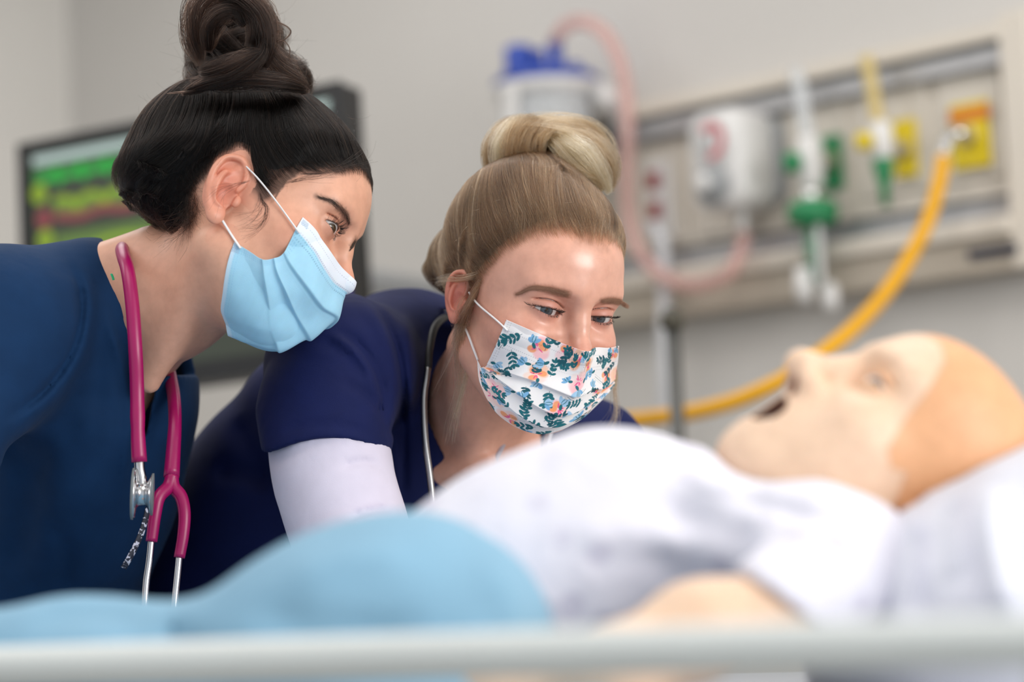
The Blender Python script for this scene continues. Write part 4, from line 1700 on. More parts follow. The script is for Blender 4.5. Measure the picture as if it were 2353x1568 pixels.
def _bpull(P):
    """the temples and forehead are swept backwards before they rise"""
    s = np.clip((P[:, 1:2] + 0.02) / 0.06, 0, 1) * np.clip((0.10 - P[:, 2:3]) / 0.05, 0, 1)
    return s * np.array([0, -0.85, 0.0])


roots = sample_tris(sv, sq, 26000, _rng, (0.35 + 1.6 * _near_line) * (_ov > 0.001) * (b_scalp.ear_zone(sv[sq].mean(1)) > 0))
P = comb(fld, roots, b_bun_base, 28, 0.0058, 0.0038, 0.45, _rng, pull=_bpull)


def off_ear(P):
    """drop strands that would cross the front of the ear"""
    A = np.abs(P[..., :1])
    A = np.concatenate([A, P[..., 1:]], -1)
    return P[(ell(A, (0.072, -0.011, 0.006), (0.016, 0.020, 0.033)) > 0).all(1)]


P = off_ear(P)
strands('hair_strands', HB.c2w(P), B_HAIR, b_hair, 0.00011, 0.00008)
# wisps at hairline, nape and temple grow straight from the skin
_sel = b_scalp.over(_bv)
_onhead = (HB.face(_bv.astype(np.float32)) < 0.004) & (b_scalp.ear_zone(_bv) > 0)
_w = ((_sel > -0.003) & (_sel < 0.016) & _onhead).astype(float) * (np.abs(_bv[:, 0]) < 0.0715)
_wq = _w[_bq].mean(1)
roots = sample_tris(_bv, _bq, 5200, _rng, _wq)
P = comb(fld, roots, b_bun_base, 14, 0.0045, 0.0020, 0.7, _rng, curl=0.25, pull=_bpull)
P = off_ear(P)
strands('hairline_wisps', HB.c2w(P), B_HAIR, b_hair, 0.00009, 0.00004)


def px_lock(H, pts, n, width, parent, mat, name='loose_lock', rng=_rng, r=0.00010, twist=2.0, k=22, spread=0.0, depth=0.5):
    """a lock along a traced line: (px, py, depth)"""
    C = catmull(np.array([W(*p) for p in pts]), k)
    B = bundle(C, n, width, twist, rng, depth=depth)
    if spread:
        t = np.linspace(0, 1, k)[None, :, None] ** 2
        B = B + rng.normal(0, spread, (n, 1, 3)) * t
    return B


loc = []
for ln, n, wd in (
        ([(600, 455, 2.075), (612, 478, 2.07), (606, 505, 2.07), (585, 525, 2.07), (556, 530, 2.075)], 26, 0.0035),
        ([(596, 440, 2.075), (600, 470, 2.072), (590, 495, 2.07), (560, 512, 2.07)], 14, 0.003),
        ([(575, 415, 2.075), (545, 425, 2.07), (510, 440, 2.07), (490, 470, 2.07)], 8, 0.002),
        ([(690, 400, 2.09), (740, 396, 2.09), (790, 382, 2.10), (832, 372, 2.13)], 16, 0.004),
        ([(660, 420, 2.085), (700, 412, 2.085), (740, 408, 2.09), (770, 398, 2.10)], 14, 0.004)):
    loc.append(px_lock(HB, ln, n, wd, None, None, spread=0.006))
strands('loose_wisps', np.concatenate(loc), B_HAIR, b_hair, 0.00010, 0.00004)

# short hairs straggling down the nape and behind the ear
_phi = np.degrees(np.arctan2(np.abs(_bv[:, 0]), _bv[:, 1]))
_sel = b_scalp.over(_bv)
_w = ((_sel > -0.016) & (_sel < 0.010) & (_phi > 128) & _onhead).astype(float) * (np.abs(_bv[:, 0]) < 0.07)
roots = sample_tris(_bv, _bq, 520, _rng, _w[_bq].mean(1))
roots = roots[roots[:, 0] > -0.02]
_dn = unit(HB.px(392, 680, 2.12) - HB.px(380, 560, 2.12))
_g = fld.grad(roots)
_d = unit(_g * _rng.uniform(0.2, 0.7, (len(roots), 1)) + _dn + _rng.normal(0, 0.35, roots.shape))
_bend = _rng.normal(0, 0.16, roots.shape)
_st = _rng.uniform(0.0012, 0.0042, (len(roots), 1))
P, _p = [], roots - _g * 0.0005
for _ in range(13):
    P.append(_p)
    _p = _p + _d * _st
    _d = unit(_d + _bend + _dn * 0.06)
strands('nape_wisps', HB.c2w(np.stack(P, 1)), B_BUN, b_hair, 0.00007, 0.00003)

# the bun: a dark heart wrapped in locks, with stray loops
bun_c = HB.c2w(HB.on_plane(545, 108, 0, 0.0))
ppm = FPX / HB.t[1]


def bun_locks(center, rad, n_locks, n_hairs, width, rng, nk=40, arc=(3.5, 7.0), axis_bias=None):
    """locks on great circles of an ellipsoid (view axes)"""
    out = []
    for i in range(n_locks):
        ax = unit(rng.normal(size=3) if axis_bias is None else axis_bias + rng.normal(0, 0.55, 3))
        a = unit(np.cross(ax, rng.normal(size=3)))
        b = np.cross(ax, a)
        th = np.linspace(0, rng.uniform(*arc), nk) + rng.uniform(0, 6.28)
        rr = rng.uniform(0.80, 1.02) * (1 + 0.06 * np.sin(th * rng.integers(1, 4) + rng.uniform(0, 6)))
        lift = 0.18 * np.sin(th * 0.5 + rng.uniform(0, 6))
        p = (np.cos(th)[:, None] * a + np.sin(th)[:, None] * b + lift[:, None] * ax) * rr[:, None] * np.asarray(rad)
        out.append(bundle(center + p @ VB.T, n_hairs, width, rng.uniform(-3, 3), rng))
    return np.concatenate(out)


def blob(name, center, rad, mat, parent, seed, amp=0.12):
    """a lumpy solid heart inside a bun"""
    vs, fs = lathe([(sin(a), -cos(a)) for a in np.linspace(0.02, pi - 0.02, 28)], (0, 0, 0), (0, 0, 1), 40)
    vs = vs * (1 + amp * fbm(vs, 2.2, seed))[:, None]
    return mk(name, (center + (vs * np.asarray(rad)) @ VB.T, fs), mat, parent)


b_rad = np.array([0.036, 0.040, 0.040])
blob('bun_core', bun_c, b_rad * 0.86, B_BASE, b_hair, 5)
blob('bun_core', HB.c2w(HB.on_plane(575, 190, 0, 0.0)), np.array([0.042, 0.036, 0.024]), B_BASE, b_hair, 6)
L1 = bun_locks(bun_c, b_rad, 40, 190, 0.011, _rng)
L2 = bun_locks(HB.c2w(HB.on_plane(570, 185, 0, 0.0)), np.array([0.054, 0.046, 0.026]), 26, 170, 0.010, _rng, axis_bias=np.array([0.1, 0.1, 1.0]))
big = []
for ln, n, wd in (
        ([(462, 150, 2.13), (447, 90, 2.13), (458, 20, 2.13), (505, -12, 2.13), (561, 5, 2.12), (587, 60, 2.11), (574, 110, 2.11)], 520, 0.016),
        ([(479, 120, 2.12), (484, 70, 2.115), (505, 38, 2.11), (540, 30, 2.11), (561, 60, 2.11)], 380, 0.010),
        ([(505, 0, 2.12), (557, -8, 2.11), (600, 30, 2.11), (617, 90, 2.11), (600, 160, 2.11)], 480, 0.014),
        ([(418, 215, 2.11), (470, 195, 2.10), (540, 175, 2.095), (600, 130, 2.10), (608, 90, 2.105)], 420, 0.008),
        ([(458, 165, 2.11), (505, 160, 2.10), (561, 140, 2.10), (608, 120, 2.10)], 420, 0.012),
        ([(440, 185, 2.12), (500, 190, 2.105), (570, 185, 2.10), (640, 190, 2.11), (700, 205, 2.13)], 420, 0.010),
        ([(608, 95, 2.11), (643, 150, 2.12), (680, 190, 2.13), (705, 210, 2.14)], 320, 0.012)):
    big.append(bundle(catmull(np.array([W(*p) for p in ln]), 40), n, wd, _rng.uniform(-2, 2), _rng, depth=0.8))
stray = []
for ln, n, wd in (
        ([(600, 60, 2.11), (640, 52, 2.11), (668, 70, 2.11), (655, 90, 2.11), (615, 108, 2.11)], 12, 0.0015),
        ([(605, 105, 2.11), (630, 80, 2.11), (650, 65, 2.11)], 12, 0.0015),
        ([(615, 110, 2.11), (645, 92, 2.11), (665, 110, 2.11), (664, 140, 2.11)], 8, 0.0012),
        ([(625, 130, 2.11), (632, 100, 2.11), (648, 70, 2.11)], 8, 0.002),
        ([(610, 95, 2.11), (595, 140, 2.10), (588, 165, 2.10), (590, 178, 2.10)], 30, 0.003),
        ([(470, 205, 2.10), (420, 212, 2.10), (385, 215, 2.11)], 18, 0.002)):
    stray.append(bundle(catmull(np.array([W(*p) for p in ln]), 40), n, wd, 1.0, _rng))
strands('bun_strands', np.concatenate([L1, L2] + big + stray), B_BUN, b_hair, 0.00011, 0.00008)


def flyaways(center, rad, n, length, rng, curl=1.0, k=14):
    """single hairs springing from an ellipsoid (view axes)"""
    d0 = unit(rng.normal(size=(n, 3)))
    p = np.asarray(d0) * np.asarray(rad) * rng.uniform(0.85, 1.0, (n, 1))
    tang = unit(np.cross(d0, rng.normal(size=(n, 3))))
    dirn = unit(d0 * rng.uniform(0.15, 0.8, (n, 1)) + tang)
    bend = unit(rng.normal(size=(n, 3))) * curl * rng.uniform(0.2, 1.4, (n, 1))
    L = length * rng.uniform(0.3, 1.0, (n, 1))
    out = []
    for i in range(k):
        out.append(p.copy())
        p = p + dirn * L / k
        dirn = unit(dirn + bend * 0.25 - d0 * 0.06)
    P = np.stack(out, 1)
    return center + P @ VB.T


fa = [flyaways(bun_c, b_rad * 1.02, 420, 0.055, _rng, 0.8),
      flyaways(HB.c2w(HB.on_plane(560, 215, 0, 0.0)), np.array([0.062, 0.05, 0.035]), 260, 0.05, _rng, 0.7),
      flyaways(HB.c2w((0, -0.025, 0.05)), np.array([0.115, 0.085, 0.095]), 320, 0.035, _rng, 0.6)]
strands('flyaway_hairs', np.concatenate(fa), B_HAIR, b_hair, 0.00006, 0.00003)


# ------------------------------------------------------------------ her surgical mask
def mask_colors(nv, nu):
    vv, uu = np.meshgrid(np.linspace(0, 1, nv), np.linspace(0, 1, nu), indexing='ij')
    return vv, uu


m_rows = [
    ([(692, 504), (727, 534), (759, 576), (786, 614), (819, 649)], (0.0570, 0.0510, 0.0390, 0.0200, 0)),
    ([(676, 534), (718, 572), (744, 614), (768, 650), (797, 675)], (0.0600, 0.0545, 0.0420, 0.0220, 0)),
    ([(651, 582), (668, 614), (706, 666), (737, 706), (770, 729)], (0.0630, 0.0580, 0.0440, 0.0230, 0)),
    ([(628, 594), (636, 627), (658, 675), (680, 726), (708, 778)], (0.0640, 0.0585, 0.0450, 0.0230, 0)),
    ([(602, 596), (607, 633), (615, 688), (622, 745), (637, 804)], (0.0640, 0.0580, 0.0440, 0.0220, 0)),
    ([(572, 577), (566, 617), (560, 680), (558, 735), (574, 791)], (0.0630, 0.0570, 0.0430, 0.0210, 0)),
    ([(541, 558), (524, 608), (514, 668), (514, 713), (523, 772)], (0.0610, 0.0560, 0.0420, 0.0200, 0))]
_ctrl = []
for pts, xs in m_rows:
    near = np.array([HB.on_plane(p[0], p[1], 0, x) for p, x in zip(pts, xs)])
    far = near[:-1][::-1] * np.array([-1, 1, 1])
    _ctrl.append(np.vstack([near, far]))
NU, NV = 300, 220
G = grid_sheet(np.array(_ctrl), NU, NV)
vv, uu = mask_colors(NV, NU)
_n = unit(np.cross(np.gradient(G, axis=1), np.gradient(G, axis=0)))
if _n[NV // 2, NU // 2, 1] < 0:
    _n = -_n
edge = np.abs(uu - 0.5) * 2
amp = 0.0052 * np.clip(1.04 - edge, 0, 1) ** 0.6 * (1 - 0.55 * np.exp(-(edge / 0.22) ** 2)) + 0.0012
saw = np.zeros_like(vv)
for e0 in (2 / 6, 3 / 6, 4 / 6):
    rise = np.clip((vv - (e0 - 0.13)) / 0.13, 0, 1) ** 1.6
    drop = 1 / (1 + np.exp((vv - e0) / 0.0035))
    saw += rise * drop
wr = fbm(G.reshape(-1, 3), 120, 21).reshape(vv.shape)
G = G + _n * (amp * saw + 0.0007 * wr - 0.0012 * np.exp(-((vv - 1 / 6) / 0.012) ** 2))[..., None]
_s = HB.sdf(G.reshape(-1, 3).astype(np.float32)).reshape(vv.shape)
G = G + _n * np.clip(0.0015 - _s, 0, 0.02)[..., None]
_geo = thick_sheet(G, 0.0006, 1.0 if np.sum(np.cross(np.gradient(G, axis=1), np.gradient(G, axis=0))[NV // 2, NU // 2] * np.array([0, 1, 0])) < 0 else -1.0)
blue, white = np.array(lin(158, 207, 232)), np.array(lin(226, 231, 242))
col = np.tile(blue, (NV, NU, 1))
col *= (1 + 0.05 * fbm(G.reshape(-1, 3), 260, 5).reshape(vv.shape))[..., None]
wst = np.clip((1 / 6 - vv) / 0.006, 0, 1)[..., None]
col = col * (1 - wst) + white * wst
we = np.clip((vv - 0.955) / 0.02, 0, 1)[..., None] * 0.45
col = col * (1 - we) + white * we


def dots(v0, n, dv=0.0042, dark=0.66, duty=0.20):
    ph = (uu * n) % 1.0
    m = (np.abs(vv - v0) < dv) & (np.abs(ph - 0.5) < duty)
    col[m] = col[m] * np.array([dark, dark * 1.04, dark * 1.12])


for v0 in (0.060, 0.152, 0.174, 0.205):
    dots(v0, 74)
for v0 in (0.93, 0.955):
    dots(v0, 90, 0.004, 0.86)
for side in (0.016, 0.030, 0.044):                            # the side seams
    for s_ in (side, 1 - side):
        ph = (vv * 46) % 1.0
        m = (np.abs(uu - s_) < 0.0035) & (np.abs(ph - 0.5) < 0.25) & (vv > 0.2)
        col[m] *= np.array([0.80, 0.87, 0.93])
for v_c in (0.05, 0.965):                                     # the welded patches where the cord is fixed
    for u_c in (0.032, 0.968):
        m = (np.abs(vv - v_c) < 0.036) & (np.abs(uu - u_c) < 0.022)
        ck = ((np.floor(uu * 420) + np.floor(vv * 330)) % 2 == 0)
        col[m & ck] = np.array(lin(150, 172, 200))
MASKM = Mat('non-woven mask', (0.5, 0.7, 0.8), 0.75)
_a = MASKM.node('ShaderNodeAttribute')
_a.attribute_name = 'Col'
MASKM.color(_a.outputs['Color'])
MASKM.b.inputs['Subsurface Weight'].default_value = 0.15
MASKM.b.inputs['Subsurface Scale'].default_value = 0.004
MASKM.bump(MASKM.noise(1300, 3), 0.25, 0.0004)
_cc = np.vstack([col.reshape(-1, 3), col.reshape(-1, 3)])
b_mask = mk('surgical_mask', (HB.c2w(_geo[0]), _geo[1]), MASKM.m, b_root, col=_cc, label='light blue pleated surgical mask with a white nose strip')
ear_loop([HB.c2w(HB.on_plane(688, 536, 0, 0.0660)), HB.c2w(HB.on_plane(672, 514, 0, 0.0680)), HB.c2w(HB.on_plane(640, 470, 0, 0.0690)), HB.c2w(HB.on_plane(605, 425, 0, 0.0720)), HB.c2w(HB.on_plane(575, 392, 0, 0.0730)), HB.c2w(HB.on_plane(545, 372, 0, 0.0690)),
          HB.c2w(HB.on_plane(500, 400, 0, 0.0660)), HB.c2w(HB.on_plane(485, 450, 0, 0.0660))], 0.0013, b_mask)
ear_loop([HB.c2w(HB.on_plane(485, 460, 0, 0.0680)), HB.c2w(HB.on_plane(498, 488, 0, 0.0700)), HB.c2w(HB.on_plane(512, 508, 0, 0.0690)), HB.c2w(HB.on_plane(532, 540, 0, 0.0655)), HB.c2w(HB.on_plane(553, 571, 0, 0.0645))], 0.0013, b_mask)

# ------------------------------------------------------------------ her scrub top
_nv = [w2v(HB.c2w(p)) for p in b_neck]
_nr = [r * HB.s + 0.004 for r in b_neck_r]
_folds_b = fold_lines([
    ([(150, 590), (182, 650), (188, 720), (165, 810), (100, 900), (0, 975)], -0.0035, 7, 1.8, 2.5),
    ([(165, 600), (200, 660), (205, 730), (182, 820), (115, 915), (0, 1000)], 0.0030, 14, 1.8, 2.5),
    ([(240, 650), (262, 800), (262, 950), (240, 1100)], 0.004, 22, 1.8, 2.5),
    ([(200, 900), (205, 1050), (180, 1200)], 0.004, 30, 1.8, 2.5),
    ([(120, 960), (140, 1100), (110, 1300)], 0.004, 34, 1.8, 2.5),
    ([(60, 1050), (60, 1180), (30, 1330)], -0.004, 30, 1.8, 2.5),
    ([(392, 880), (388, 960), (372, 1040)], 0.0022, 9, 1.8, 2.6),
    ([(0, 1020), (60, 1060), (120, 1090)], -0.004, 24, 1.8, 2.5),
    ([(240, 700), (285, 860), (296, 980), (270, 1180)], 0.003, 8, 1.8, 2.5),
    ([(90, 1180), (150, 1260), (140, 1380)], -0.004, 18, 1.8, 2.6)], 1.6)
_vneck = [(236, 540), (250, 600), (268, 650), (288, 705), (300, 790), (305, 880), (309, 950), (322, 1030), (338, 990), (348, 930), (362, 880), (385, 862), (560, 862), (580, 600), (430, 480)]


def b_shirt(P):
    d = view_chain(P, [(50, 800, 2.30, 205), (195, 930, 2.27, 222), (175, 1150, 2.29, 190), (70, 1420, 2.36, 225), (-60, 1600, 2.44, 225)], 0.06)
    d = sm(d, view_chain(P, [(15, 765, 2.14, 190), (-170, 990, 2.07, 165), (-225, 1120, 2.045, 158)]), 0.05)
    d = sm(d, view_chain(P, [(40, 760, 2.19, 180), (215, 690, 2.21, 108)]), 0.05)
    d = sm(d, view_chain(P, [(215, 690, 2.21, 108), (330, 850, 2.33, 92)]), 0.05)
    d = d - _folds_b(P) - 0.0016 * fbm(P, 26, 3)
    d = sm(d, chain(P, _nv[1:], _nr[1:], 0.02), 0.012)
    s = shell(d, 0.012)
    q = to_px(P)
    cut = poly_dist(q, _vneck) * 2.2 / FPX
    cut = np.maximum(cut, P[:, 1] - 2.33)
    s = smax(s, -cut, 0.002)
    return s


B_CLOTH = cloth('teal navy scrub cloth', lin(13, 47, 84), 0.85, 1100, 10, 0.10, 0.40, sheen=0.02)
mk('scrub_top', view_skin(b_shirt, (-0.86, 1.86, -0.36), (-0.27, 2.56, 0.13), 0.0030, 3), B_CLOTH, b_root, label='short-sleeved teal navy scrub top with a V neck')
mk('collar_tag', tube(catmull(np.array([W(256, 630, 2.135), W(259, 637, 2.134), W(261, 644, 2.134)]), 8), 0.0016, 6, flat=0.5), wear('green thread', lin(40, 190, 130), 0.7), b_root)
SHOE = wear('white clog', (0.62, 0.62, 0.62), 0.5)
B_TROUSER = cloth('teal navy trouser cloth', lin(13, 47, 84), 0.85, 1100, 10, 0.10, 0.40, sheen=0.02)
lower_body(b_root, V(-90, 1500, 2.46), CR * 0.7 - CF * 0.7, B_TROUSER, SHOE)

# ------------------------------------------------------------------ her stethoscope
PINK = wear('magenta rubber tubing', lin(158, 12, 88), 0.32, 0, 40, 0.05, 0.02)
STEEL = wear('polished steel', (0.62, 0.62, 0.64), 0.18, 1.0, 60, 0.05, 0.02)
RUBBER_GREY = wear('grey rubber ring', (0.16, 0.18, 0.19), 0.5)
st = empty('stethoscope', W(345, 1400, 2.08), 'magenta stethoscope hung round the neck of the dark-haired woman', 'stethoscope')
near = catmull(np.array([W(*p) for p in [(320, 1062, 2.075), (317, 1000, 2.078), (315, 900, 2.085), (311, 800, 2.085), (304, 700, 2.095), (294, 625, 2.11), (284, 590, 2.135), (281, 572, 2.165), (296, 572, 2.235), (330, 640, 2.31), (372, 760, 2.33), (388, 850, 2.235), (399, 910, 2.19), (402, 970, 2.165), (398, 1040, 2.15), (394, 1096, 2.14)]]), 120)
rr = np.interp(np.arange(120), [0, 3, 5, 7, 9, 110, 119], [0.0068, 0.0064, 0.0060, 0.0066, 0.0062, 0.0060, 0.0072])
mk('tubing', tube(near, rr, 16), PINK, st)
left = catmull(np.array([W(*p) for p in [(396, 1092, 2.14), (388, 1118, 2.135), (366, 1142, 2.125), (357, 1180, 2.12), (348, 1245, 2.115)]]), 26)
right = catmull(np.array([W(*p) for p in [(394, 1092, 2.14), (399, 1120, 2.137), (416, 1142, 2.135), (424, 1180, 2.13), (421, 1230, 2.125), (412, 1282, 2.12)]]), 28)
mk('yoke', join(tube(left, np.linspace(0.0062, 0.0052, 26), 14), tube(right, np.linspace(0.0062, 0.0050, 28), 14)), PINK, st)
for pl in ([(348, 1240, 2.115), (343, 1290, 2.11), (336, 1340, 2.105), (333, 1400, 2.10), (334, 1450, 2.10), (342, 1490, 2.10)], [(412, 1278, 2.12), (408, 1320, 2.115), (403, 1370, 2.11), (399, 1420, 2.105), (395, 1460, 2.10), (385, 1490, 2.10)]):
    c = catmull(np.array([W(*p) for p in pl]), 30)
    mk('binaural', tube(c, 0.0031, 12), STEEL, st)
    mk('eartip', lathe([(0.003, 0), (0.0065, 0.003), (0.0070, 0.008), (0.0045, 0.013), (0.001, 0.015)], c[-1], c[-1] - c[-2], 14), RUBBER_GREY, st)
axd = unit(CR * 0.985 + CF * 0.10 + CU * -0.04)
cc = W(327, 1136, 2.070)
mk('stem', tube(catmull(np.array([W(320, 1058, 2.075), W(321, 1080, 2.072), W(325, 1102, 2.071), cc]), 16), [0.0046] * 12 + [0.0062] * 4, 14), STEEL, st)
k = 2.07 / FPX
mk('chestpiece', lathe([(0.006, -22 * k), (0.0205, -21 * k), (0.0215, -19 * k), (0.0205, -15 * k), (0.012, -12 * k), (0.0098, -6 * k), (0.0098, 8 * k), (0.0125, 13 * k), (0.0165, 18 * k), (0.0172, 21 * k), (0.006, 23 * k)], cc, axd, 40), STEEL, st)
mk('bell_ring', join(lathe([(0.0200, -25 * k), (0.0222, -24 * k), (0.0224, -19 * k), (0.0205, -18.5 * k)], cc, axd, 40), lathe([(0.0165, 20 * k), (0.0180, 20.5 * k), (0.0182, 25 * k), (0.0150, 25.5 * k)], cc, axd, 40)), RUBBER_GREY, st)

# patterned lanyard showing behind the stethoscope
lan = catmull(np.array([W(*p) for p in [(340, 1168, 2.10), (334, 1195, 2.095), (325, 1225, 2.09), (312, 1255, 2.085), (298, 1282, 2.08), (284, 1306, 2.08)]]), 40)
_t = np.linspace(0, 1, 40)
lv, lf = tube(lan, 0.0030, 10, flat=0.3)
LAN = Mat('black and white lanyard', (0.02, 0.02, 0.03), 0.6)
LAN.color(LAN.ramp(LAN.noise(260, 2), [(0.54, (0.008, 0.010, 0.025)), (0.58, (0.55, 0.55, 0.66))]))
thing('lanyard', (lv, lf), LAN.m, 'thin black and white lanyard against the teal scrub top', 'lanyard')
# ------------------------------------------------------------------ the blonde woman
HL = Head([[-0.8265, 0.5104, 0.2374], [-0.5511, -0.8197, -0.1564], [0.1148, -0.2601, 0.9587]], (0.0103, 2.20, 0.0263), 0.942, lid_up=0.0030, lid_lo=0.0031, hw=0.0158, ear_scale=0.74, ear_shift=(0.001, 0.000, 0.006))
l_neck = [HL.px(1165, 800, 2.255), HL.px(1115, 905, 2.30), HL.px(1085, 1040, 2.345), HL.px(1080, 1150, 2.37)]
l_neck_r = [0.054, 0.052, 0.058, 0.075]


def _l_extra(P, d):
    n = chain(P, l_neck, l_neck_r, 0.02)
    c = chain(P, [HL.px(1090, 1120, 2.36), HL.px(1120, 1300, 2.34)], [0.085, 0.085], 0.02)
    n = sm(n, c, 0.03)
    n = sm(n, cap(P, HL.px(1065, 800, 2.235), HL.px(1095, 1060, 2.275), 0.010, 0.008), 0.03)
    n = sm(n, cap(P, HL.px(1010, 1090, 2.28), HL.px(1120, 1085, 2.26), 0.008, 0.008), 0.025)
    d = sm(d, n, 0.022)
    # the lift of a smile under the eyes
    A = P.copy()
    A[..., 0] = np.abs(A[..., 0])
    return sm(d, ell(A, (0.036, 0.070, -0.006), (0.020, 0.022, 0.014)), 0.014)


HL.extra = _l_extra
l_line_px = [(1335, 553), (1300, 540), (1250, 545), (1205, 560), (1165, 580), (1135, 612), (1112, 645), (1095, 675), (1085, 700), (1068, 690), (1058, 660)]
l_line = list(HL.on_skin(l_line_px, 0.0, HL.face))
l_line += [np.array([0.0705, -0.010, 0.030]), np.array([0.066, -0.035, 0.0]), np.array([0.045, -0.07, -0.045]), np.array([0.001, -0.08, -0.055])]
l_bun = HL.px(1268, 350, 2.262)
l_cone = HL.px(1262, 405, 2.25)
l_bun_base = HL.px(1212, 392, 2.275)


def _l_vol(P):
    d = ell(P, (-0.004, -0.014, 0.050), (0.0795, 0.108, 0.0875))
    d = sm(d, ell(P, (-0.003, 0.034, 0.060), (0.0700, 0.0700, 0.0580)), 0.03)
    d = sm(d, cap(P, (0, -0.03, 0.09), l_cone, 0.055, 0.030), 0.04)
    d = sm(d, chain(P, [HL.px(1055, 600, 2.28), HL.px(1012, 665, 2.31), HL.px(1008, 735, 2.31)], [0.030, 0.024, 0.016]), 0.03)
    return d


l_scalp = Scalp(HL, l_line, _l_vol, 0.014)
l_root = empty('person', HL.c2w((0, 0, 0)) * np.array([1, 1, 0]), 'blonde woman in dark blue scrubs and floral mask, leaning in beside the dark-haired woman', 'person')
_v, _q = l_scalp.mesh()
L_HAIR = hair_fibre('blonde hair over the scalp', [(0.0, (0.022, 0.012, 0.006)), (0.40, (0.072, 0.038, 0.019)), (0.80, (0.19, 0.108, 0.055)), (1.0, (0.46, 0.30, 0.17))], 0.30, 0.45)
L_BUN = hair_fibre('blonde bun hair', [(0.0, (0.075, 0.040, 0.018)), (0.45, (0.20, 0.125, 0.063)), (0.8, (0.42, 0.30, 0.17)), (1.0, (0.65, 0.52, 0.34))], 0.32, 0.5)
L_BASE = wear('blonde hair mass', lin(92, 68, 48), 0.7, 0, 60, 0.3)
L_BUNBASE = wear('blonde bun mass', lin(150, 115, 75), 0.7, 0, 60, 0.3)
l_hair = mk('hair', (HL.c2w(_v), _q), L_BASE, l_root, label='blonde hair swept back from the forehead into a bun')
_lm = hair_mat('light brown eyebrow hair', (0.26, 0.125, 0.075), (0.42, 0.23, 0.145), 0.6)
_, lp1 = brow(HL, [(1314, 671), (1283, 663), (1248, 657), (1221, 659), (1197, 671)], [(1308, 687), (1285, 681), (1250, 671), (1221, 668), (1195, 674)], 1000, l_root, _lm, 0.0058)
_, lp2 = brow(HL, [(1379, 688), (1398, 685), (1419, 687), (1435, 696)], [(1379, 700), (1398, 699), (1419, 700), (1434, 706)], 640, l_root, _lm, 0.0058)
_bv, _bq = _v, _q = body_mesh(HL, (-0.17, -0.20, -0.40), (0.17, 0.13, 0.15))
_c = skin_colors(HL, _v, lin(222, 168, 146), lin(208, 116, 100), l_scalp, lin(128, 88, 66), np.concatenate([lp1, lp2]), lin(140, 90, 66), lid=lin(196, 132, 120), line_w=0.016)
_wr = V(1010, 1390, 1.90)


def l_hand(P):
    d = view_chain(P, [(930, 1380, 2.00, 84), (1010, 1390, 1.90, 64)], 0.02)
    return sm(d, hand_field(P, _wr, V(1080, 1392, 1.76) - _wr, (0.0, 0.1, 1.0), -1), 0.012)


_av, _aq = skin_field(l_hand, (-0.14, 1.60, -0.30), (0.06, 2.06, -0.14), 0.0038, 2)
mk('body', (np.vstack([HL.c2w(_v), v2w(_av)]), np.vstack([_q, _aq + len(_v)])), SKIN, l_root, col=np.vstack([_c, np.tile(np.array(lin(222, 168, 146)), (len(_av), 1))]),
   attrs={'oil': np.r_[np.clip(gauss(_v, (-0.006, 0.10, 0.068), (0.030, 0.03, 0.024)) + 0.8 * gauss(_v, (0, 0.112, -0.004), (0.010, 0.02, 0.022)) + 0.5 * gauss(np.abs(_v), (0.036, 0.085, 0.0), (0.016, 0.03, 0.014)), 0, 1), np.zeros(len(_av))]})
for sx in (1, -1):
    eyeball(HL, sx, (1560, 1010, 1.72), (0.040, 0.050, 0.062), l_root)
    lashes(HL, sx, l_root, LASH, 190, 70, length=0.0066)

_rng = np.random.default_rng(23)
sv, sq = l_scalp.v, l_scalp.q
_ov = l_scalp.over(sv[sq].mean(1))
_near_line = np.exp(-np.clip(_ov - 0.01, 0, 1) / 0.02)
_up = np.array([0, -0.25, 0.3])


def _pull(P):
    """sides are combed back before they rise"""
    s = np.clip(np.abs(P[:, :1]) / 0.07, 0, 1) ** 2 * np.clip((0.075 - P[:, 2:3]) / 0.06, 0, 1)
    return s * np.array([0, -0.55, 0.0])


roots = sample_tris(sv, sq, 26000, _rng, (0.35 + 1.6 * _near_line) * (_ov > 0.001))
P = comb(l_scalp.F, roots, l_bun_base, 28, 0.0058, 0.0022, 0.30, _rng, seed=5, pull=_pull)
_tone = np.clip(0.42 + 0.42 * fbm(roots, 150, 9, 2) + _rng.normal(0, 0.20, len(roots)), 0, 1)
strands('hair_strands', HL.c2w(P), L_HAIR, l_hair, 0.00010, 0.00008, rnd=_tone)
_sel = l_scalp.over(_bv)
_w = ((_sel > -0.003) & (_sel < 0.018) & (HL.face(_bv.astype(np.float32)) < 0.004)).astype(float) * (np.abs(_bv[:, 0]) < 0.0715)
roots = sample_tris(_bv, _bq, 6500, _rng, _w[_bq].mean(1))
P = comb(l_scalp.F, roots, l_bun_base, 14, 0.0045, 0.0018, 0.6, _rng, curl=0.2, pull=_pull)
strands('hairline_wisps', HL.c2w(P), L_HAIR, l_hair, 0.00008, 0.00004, rnd=np.clip(_rng.normal(0.55, 0.25, len(P)), 0, 1))

